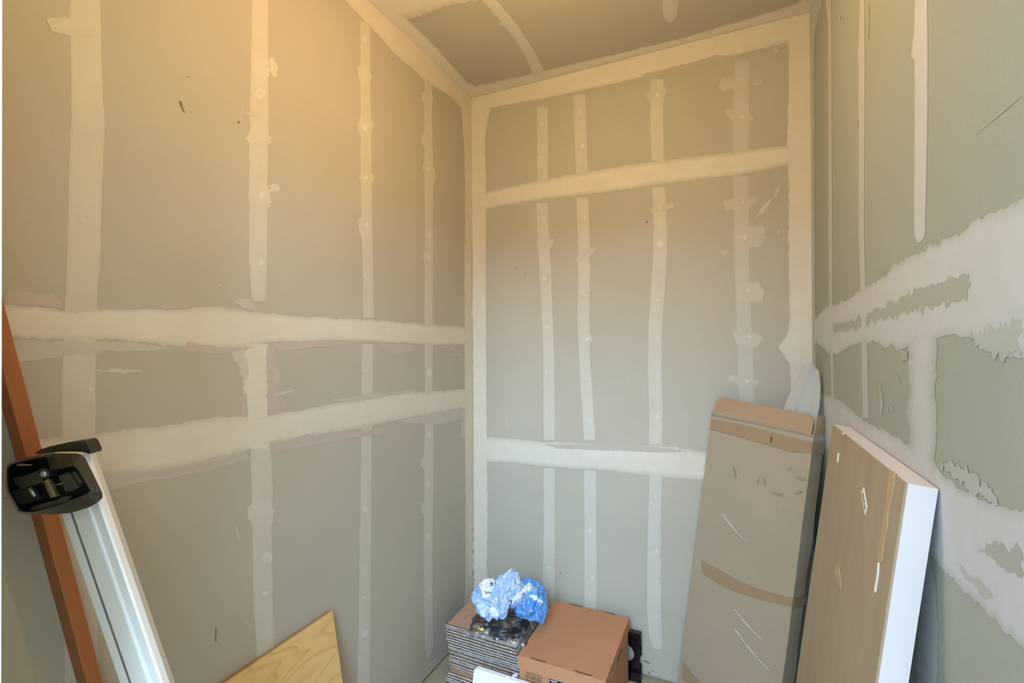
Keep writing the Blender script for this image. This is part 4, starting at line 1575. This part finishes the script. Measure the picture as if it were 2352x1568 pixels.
# ---------------------------------------------------------------- black hose with brass fittings in a clear bag, on the tiles
hz = STACK_TOP
hose = thing('coiled_hose', 'coil of black hose with brass fittings inside a clear bag on the tiles', 'hose')
hcx, hcy = -.803, 1.668
pts = []
turns = 7.5
for i in range(int(turns * 40) + 1):
    t = i / 40
    a_ = 2 * math.pi * t + .6
    lyr = int(t // 2.5)
    rr = .092 - .0105 * (t % 2.5) - .002 * lyr
    pts.append(Vector((hcx + rr * math.cos(a_), hcy + rr * math.sin(a_), hz + .007 + .0105 * lyr + .002 * math.sin(3 * a_))))
bm = bmesh.new()
tube_mesh(bm, pts, .0055, 8)
obj('tube', bm, 'hose', hose, True)
bc = at_depth(1106, 1441, 1)
bc = hit(1106, 1442, 2, hz + .014)
e0 = pts[-1]
tube('tail', [Vector((hcx + .03, hcy - .088, hz + .010)), Vector((hcx - .0, hcy - .10, hz + .008)), bc + Vector((.045, -.004, -.006)), bc + Vector((.010, 0, 0))], .0045, 'hose', hose)


def lathe_at(name, prof, mat, parent, pos, direction, n=6, smooth=False):
    o = lathe(name, prof, mat, parent, n, smooth)
    o.matrix_basis = Matrix.Translation(pos) @ direction.to_track_quat('Z', 'Y').to_matrix().to_4x4()
    return o


dir1 = Vector((-.9, -.25, .1)).normalized()
f1 = lathe_at('brass_nut', [(0, -.012), (.011, -.012), (.0125, -.009), (.0125, .004), (.010, .006), (.010, .012), (0, .012)], 'brass', hose, bc, dir1, 6)
lathe_at('brass_thread', [(0, .010), (.0085, .010), (.0085, .014), (.0075, .015), (.0085, .017), (.0075, .019), (.0085, .021), (.0075, .024), (0, .024)], 'brass', hose, bc, dir1, 20)
lathe_at('brass_nut', [(0, -.010), (.008, -.010), (.009, -.008), (.009, .006), (.007, .008), (.007, .014), (0, .014)], 'brass', hose, bc + Vector((.010, .020, .010)), Vector((.3, .6, .7)).normalized(), 6)
lathe_at('brass_nut', [(0, -.006), (.0075, -.006), (.0085, -.004), (.0085, .005), (.006, .007), (0, .007)], 'brass', hose, bc + Vector((.030, .004, .005)), Vector((.9, .2, .3)).normalized(), 6)


def film(name, cx, cy, rx, ry, z0, h, seed, rot=0, crump=.012, n=46):
    """a crumpled domed sheet of clear film"""
    bm = bmesh.new()
    g = []
    for i in range(n + 1):
        row = []
        for j in range(n + 1):
            u, v_ = -1 + 2 * i / n, -1 + 2 * j / n
            r2 = max(abs(u), abs(v_)) ** 4
            edge = 1 + .10 * noise.noise(Vector((u * 3, v_ * 3, seed + 20)))
            x, y = u * rx * edge, v_ * ry * edge
            c_, s_ = math.cos(rot), math.sin(rot)
            f_ = abs(noise.noise(Vector((u * 3.5, v_ * 3.5, seed)))) * 1.0 + abs(noise.noise(Vector((u * 8, v_ * 8, seed + 4)))) * .5
            z = z0 + h * max(0, 1 - r2) ** .5 + f_ * crump + .001
            row.append(bm.verts.new((cx + x * c_ - y * s_, cy + x * s_ + y * c_, z)))
        g.append(row)
    for i in range(n):
        for j in range(n):
            bm.faces.new((g[i][j], g[i + 1][j], g[i + 1][j + 1], g[i][j + 1]))
    return bm


fo = obj('plastic_bag', film('plastic_bag', -.815, 1.672, .120, .118, hz, .031, 2, .15, .009), 'clear', hose, True)
fo['label'] = 'clear crumpled plastic bag around the hose'
bm = film('plastic_bag', bc.x + .01, bc.y + .02, .062, .055, hz, .028, 9, .3, .016, 30)
obj('plastic_bag', bm, 'clear', hose, True)

# plastic film hanging between the tiles and the file box
pf = tag(obj('plastic_film', (lambda: None)() or bmesh.new(), 'clear'), 'scrap of clear plastic film wedged between carpet tiles and file box', 'plastic film')
bm = bmesh.new()
g = []
A0, A1 = hit(1170, 1505, 1, 1.50), hit(1200, 1500, 1, 1.50)
for i in range(17):
    row = []
    for j in range(25):
        u, v_ = i / 16, j / 24
        x = -.738 + .052 * u
        z = .205 * (1 - v_) + .001
        y = 1.520 + .008 * noise.noise(Vector((u * 3, v_ * 4, 4))) + .006 * abs(noise.noise(Vector((u * 7, v_ * 9, 2)))) - .008
        x += .008 * noise.noise(Vector((u * 2, v_ * 5, 8)))
        z -= .03 * (1 - u) * (1 - v_)
        row.append(bm.verts.new((x, y, z)))
    g.append(row)
for i in range(16):
    for j in range(24):
        bm.faces.new((g[i][j], g[i + 1][j], g[i + 1][j + 1], g[i][j + 1]))
bm.to_mesh(pf.data)
bm.free()
for p_ in pf.data.polygons:
    p_.use_smooth = True

# ---------------------------------------------------------------- crumpled blue and white bag
bag = thing('printed_plastic_bag', 'crumpled blue and white printed plastic bag on top of the carpet tiles', 'plastic bag')


def proj_px(p):
    d = p - CAM
    z = d.dot(FW)
    return W_PX / 2 + F_PX * d.dot(RT) / z, H_PX / 2 - F_PX * d.dot(UP) / z


def inside(q, poly):
    c = False
    for (x0, y0), (x1, y1) in zip(poly, poly[1:] + poly[:1]):
        if (y0 > q[1]) != (y1 > q[1]) and q[0] < (x1 - x0) * (q[1] - y0) / (y1 - y0) + x0:
            c = not c
    return c


def z2(x, y):      # coordinates read in the enlarged crop of the bag
    return 960 + x / 4.2, 1280 + y / 4.2


WHITE = [[z2(*p_) for p_ in poly] for poly in (
    [(570, 180), (745, 180), (720, 300), (692, 380), (635, 392), (595, 280)],
    [(1000, 310), (1060, 245), (1100, 252), (1090, 300), (1040, 345)],
    [(1075, 370), (1110, 345), (1200, 418), (1208, 446), (1130, 412)],
    [(940, 360), (1000, 310), (1015, 370), (960, 395), (900, 442), (872, 440)],
    [(690, 500), (715, 450), (780, 530), (780, 575), (700, 570)])]


def lump(bm, c, rad, seed, zmin, deep_f, sub=4, rotm=None, cr=.30, fold=2.3):
    r_ = bmesh.ops.create_icosphere(bm, subdivisions=sub, radius=1)
    s = Vector((seed * 7.1, seed * 3.3, seed * 1.9))
    for v_ in r_['verts']:
        d = v_.co.normalized()
        w1 = noise.voronoi(d * fold + s)[0]
        w2 = noise.voronoi(d * fold * 2.4 + s)[0]
        k = 1 + cr * (w1[0] * 1.5 - .75) + cr * .45 * (w2[0] * 1.5 - .7)
        p_ = Vector((d.x * rad[0], d.y * rad[1], d.z * rad[2])) * k
        if rotm:
            p_ = rotm @ p_
        p_ += Vector(c)
        if p_.z < zmin:
            p_.z = zmin + (p_.z - zmin) * .03
        v_.co = p_
        q_ = proj_px(p_)
        v_[lay] = 1.0 if any(inside(q_, w_) for w_ in WHITE) else 0.0
        dp = deep_f + .8 * (noise.noise(d * 3 + s))
        v_[layd] = max(0, min(1, dp))
    return r_['verts']


bm = bmesh.new()
lay = bm.verts.layers.float.new('white')
layd = bm.verts.layers.float.new('deep')


def bw(px, py, dzc=0):
    return at_depth(px, py, 1.80 + dzc)


zb = hz + .055
RY = lambda a_: Matrix.Rotation(a_, 3, 'Y')
lump(bm, bw(1127, 1377, .0), (.064, .055, .064), 1, zb + .004, .1, 5, RY(.12), .34, 1.7)
lump(bm, bw(1164, 1350, .0), (.040, .036, .066), 2, zb + .02, -.1, 5, RY(.42), .42, 1.6)
lump(bm, bw(1182, 1362, -.01), (.040, .04, .045), 7, zb + .02, .2, 5, RY(.3), .40, 1.8)
lump(bm, bw(1214, 1376, .03), (.072, .06, .066), 3, zb + .0, .85, 5, RY(.62), .36, 1.7)
lump(bm, bw(1158, 1397, -.045), (.016, .016, .040), 4, zb - .012, -.1, 4, RY(.25), .3, 1.8)
lump(bm, bw(1137, 1400, -.045), (.022, .018, .032), 5, zb - .010, .1, 4, RY(-.45), .35, 1.8)
lump(bm, bw(1238, 1398, .0), (.028, .03, .050), 6, zb - .014, 1.0, 4, RY(-.25), .35, 1.8)
bvh = BVHTree.FromBMesh(bm)
obj('bag_film', bm, 'bag', bag)


def on_bag(px, py, off=.0015):
    d = ray(px, py).normalized()
    h = bvh.ray_cast(CAM, d)
    if h[0] is None:
        return None
    return h[0] - d * off


def bag_line(name, pxs, r_, mat):
    pts_ = []
    for a_, b_ in zip(pxs, pxs[1:]):
        for k in range(5):
            q_ = on_bag(a_[0] + (b_[0] - a_[0]) * k / 5, a_[1] + (b_[1] - a_[1]) * k / 5, .0008)
            if q_:
                pts_.append(q_)
    if len(pts_) > 3:
        tube(name, pts_, r_, mat, bag, 6)


# printed letter fragments that show between the folds
for ln in ([(650, 325), (655, 345), (668, 347), (672, 325)], [(682, 322), (684, 342), (696, 346), (702, 325)], [(640, 322), (646, 326)],
           [(880, 430), (890, 405), (900, 440), (912, 400)], [(1010, 350), (1020, 362), (1035, 350)]):
    bag_line('printed_letter', [z2(*p_) for p_ in ln], .0014, 'ink')
for ln in ([(820, 430), (850, 350), (860, 380), (880, 330)], [(885, 360), (900, 300), (925, 300), (915, 340), (890, 350)], [(935, 300), (960, 260), (955, 300)],
           [(610, 500), (640, 460), (655, 470), (640, 520), (670, 470), (680, 500)], [(830, 390), (870, 450)]):
    bag_line('printed_outline', [z2(*p_) for p_ in ln], .0019, 'white_print')
bag_line('printed_blue_mark', [z2(*p_) for p_ in ((700, 245), (715, 250), (715, 270), (700, 272))], .003, 'bag_blue')

bpy.context.view_layer.update()
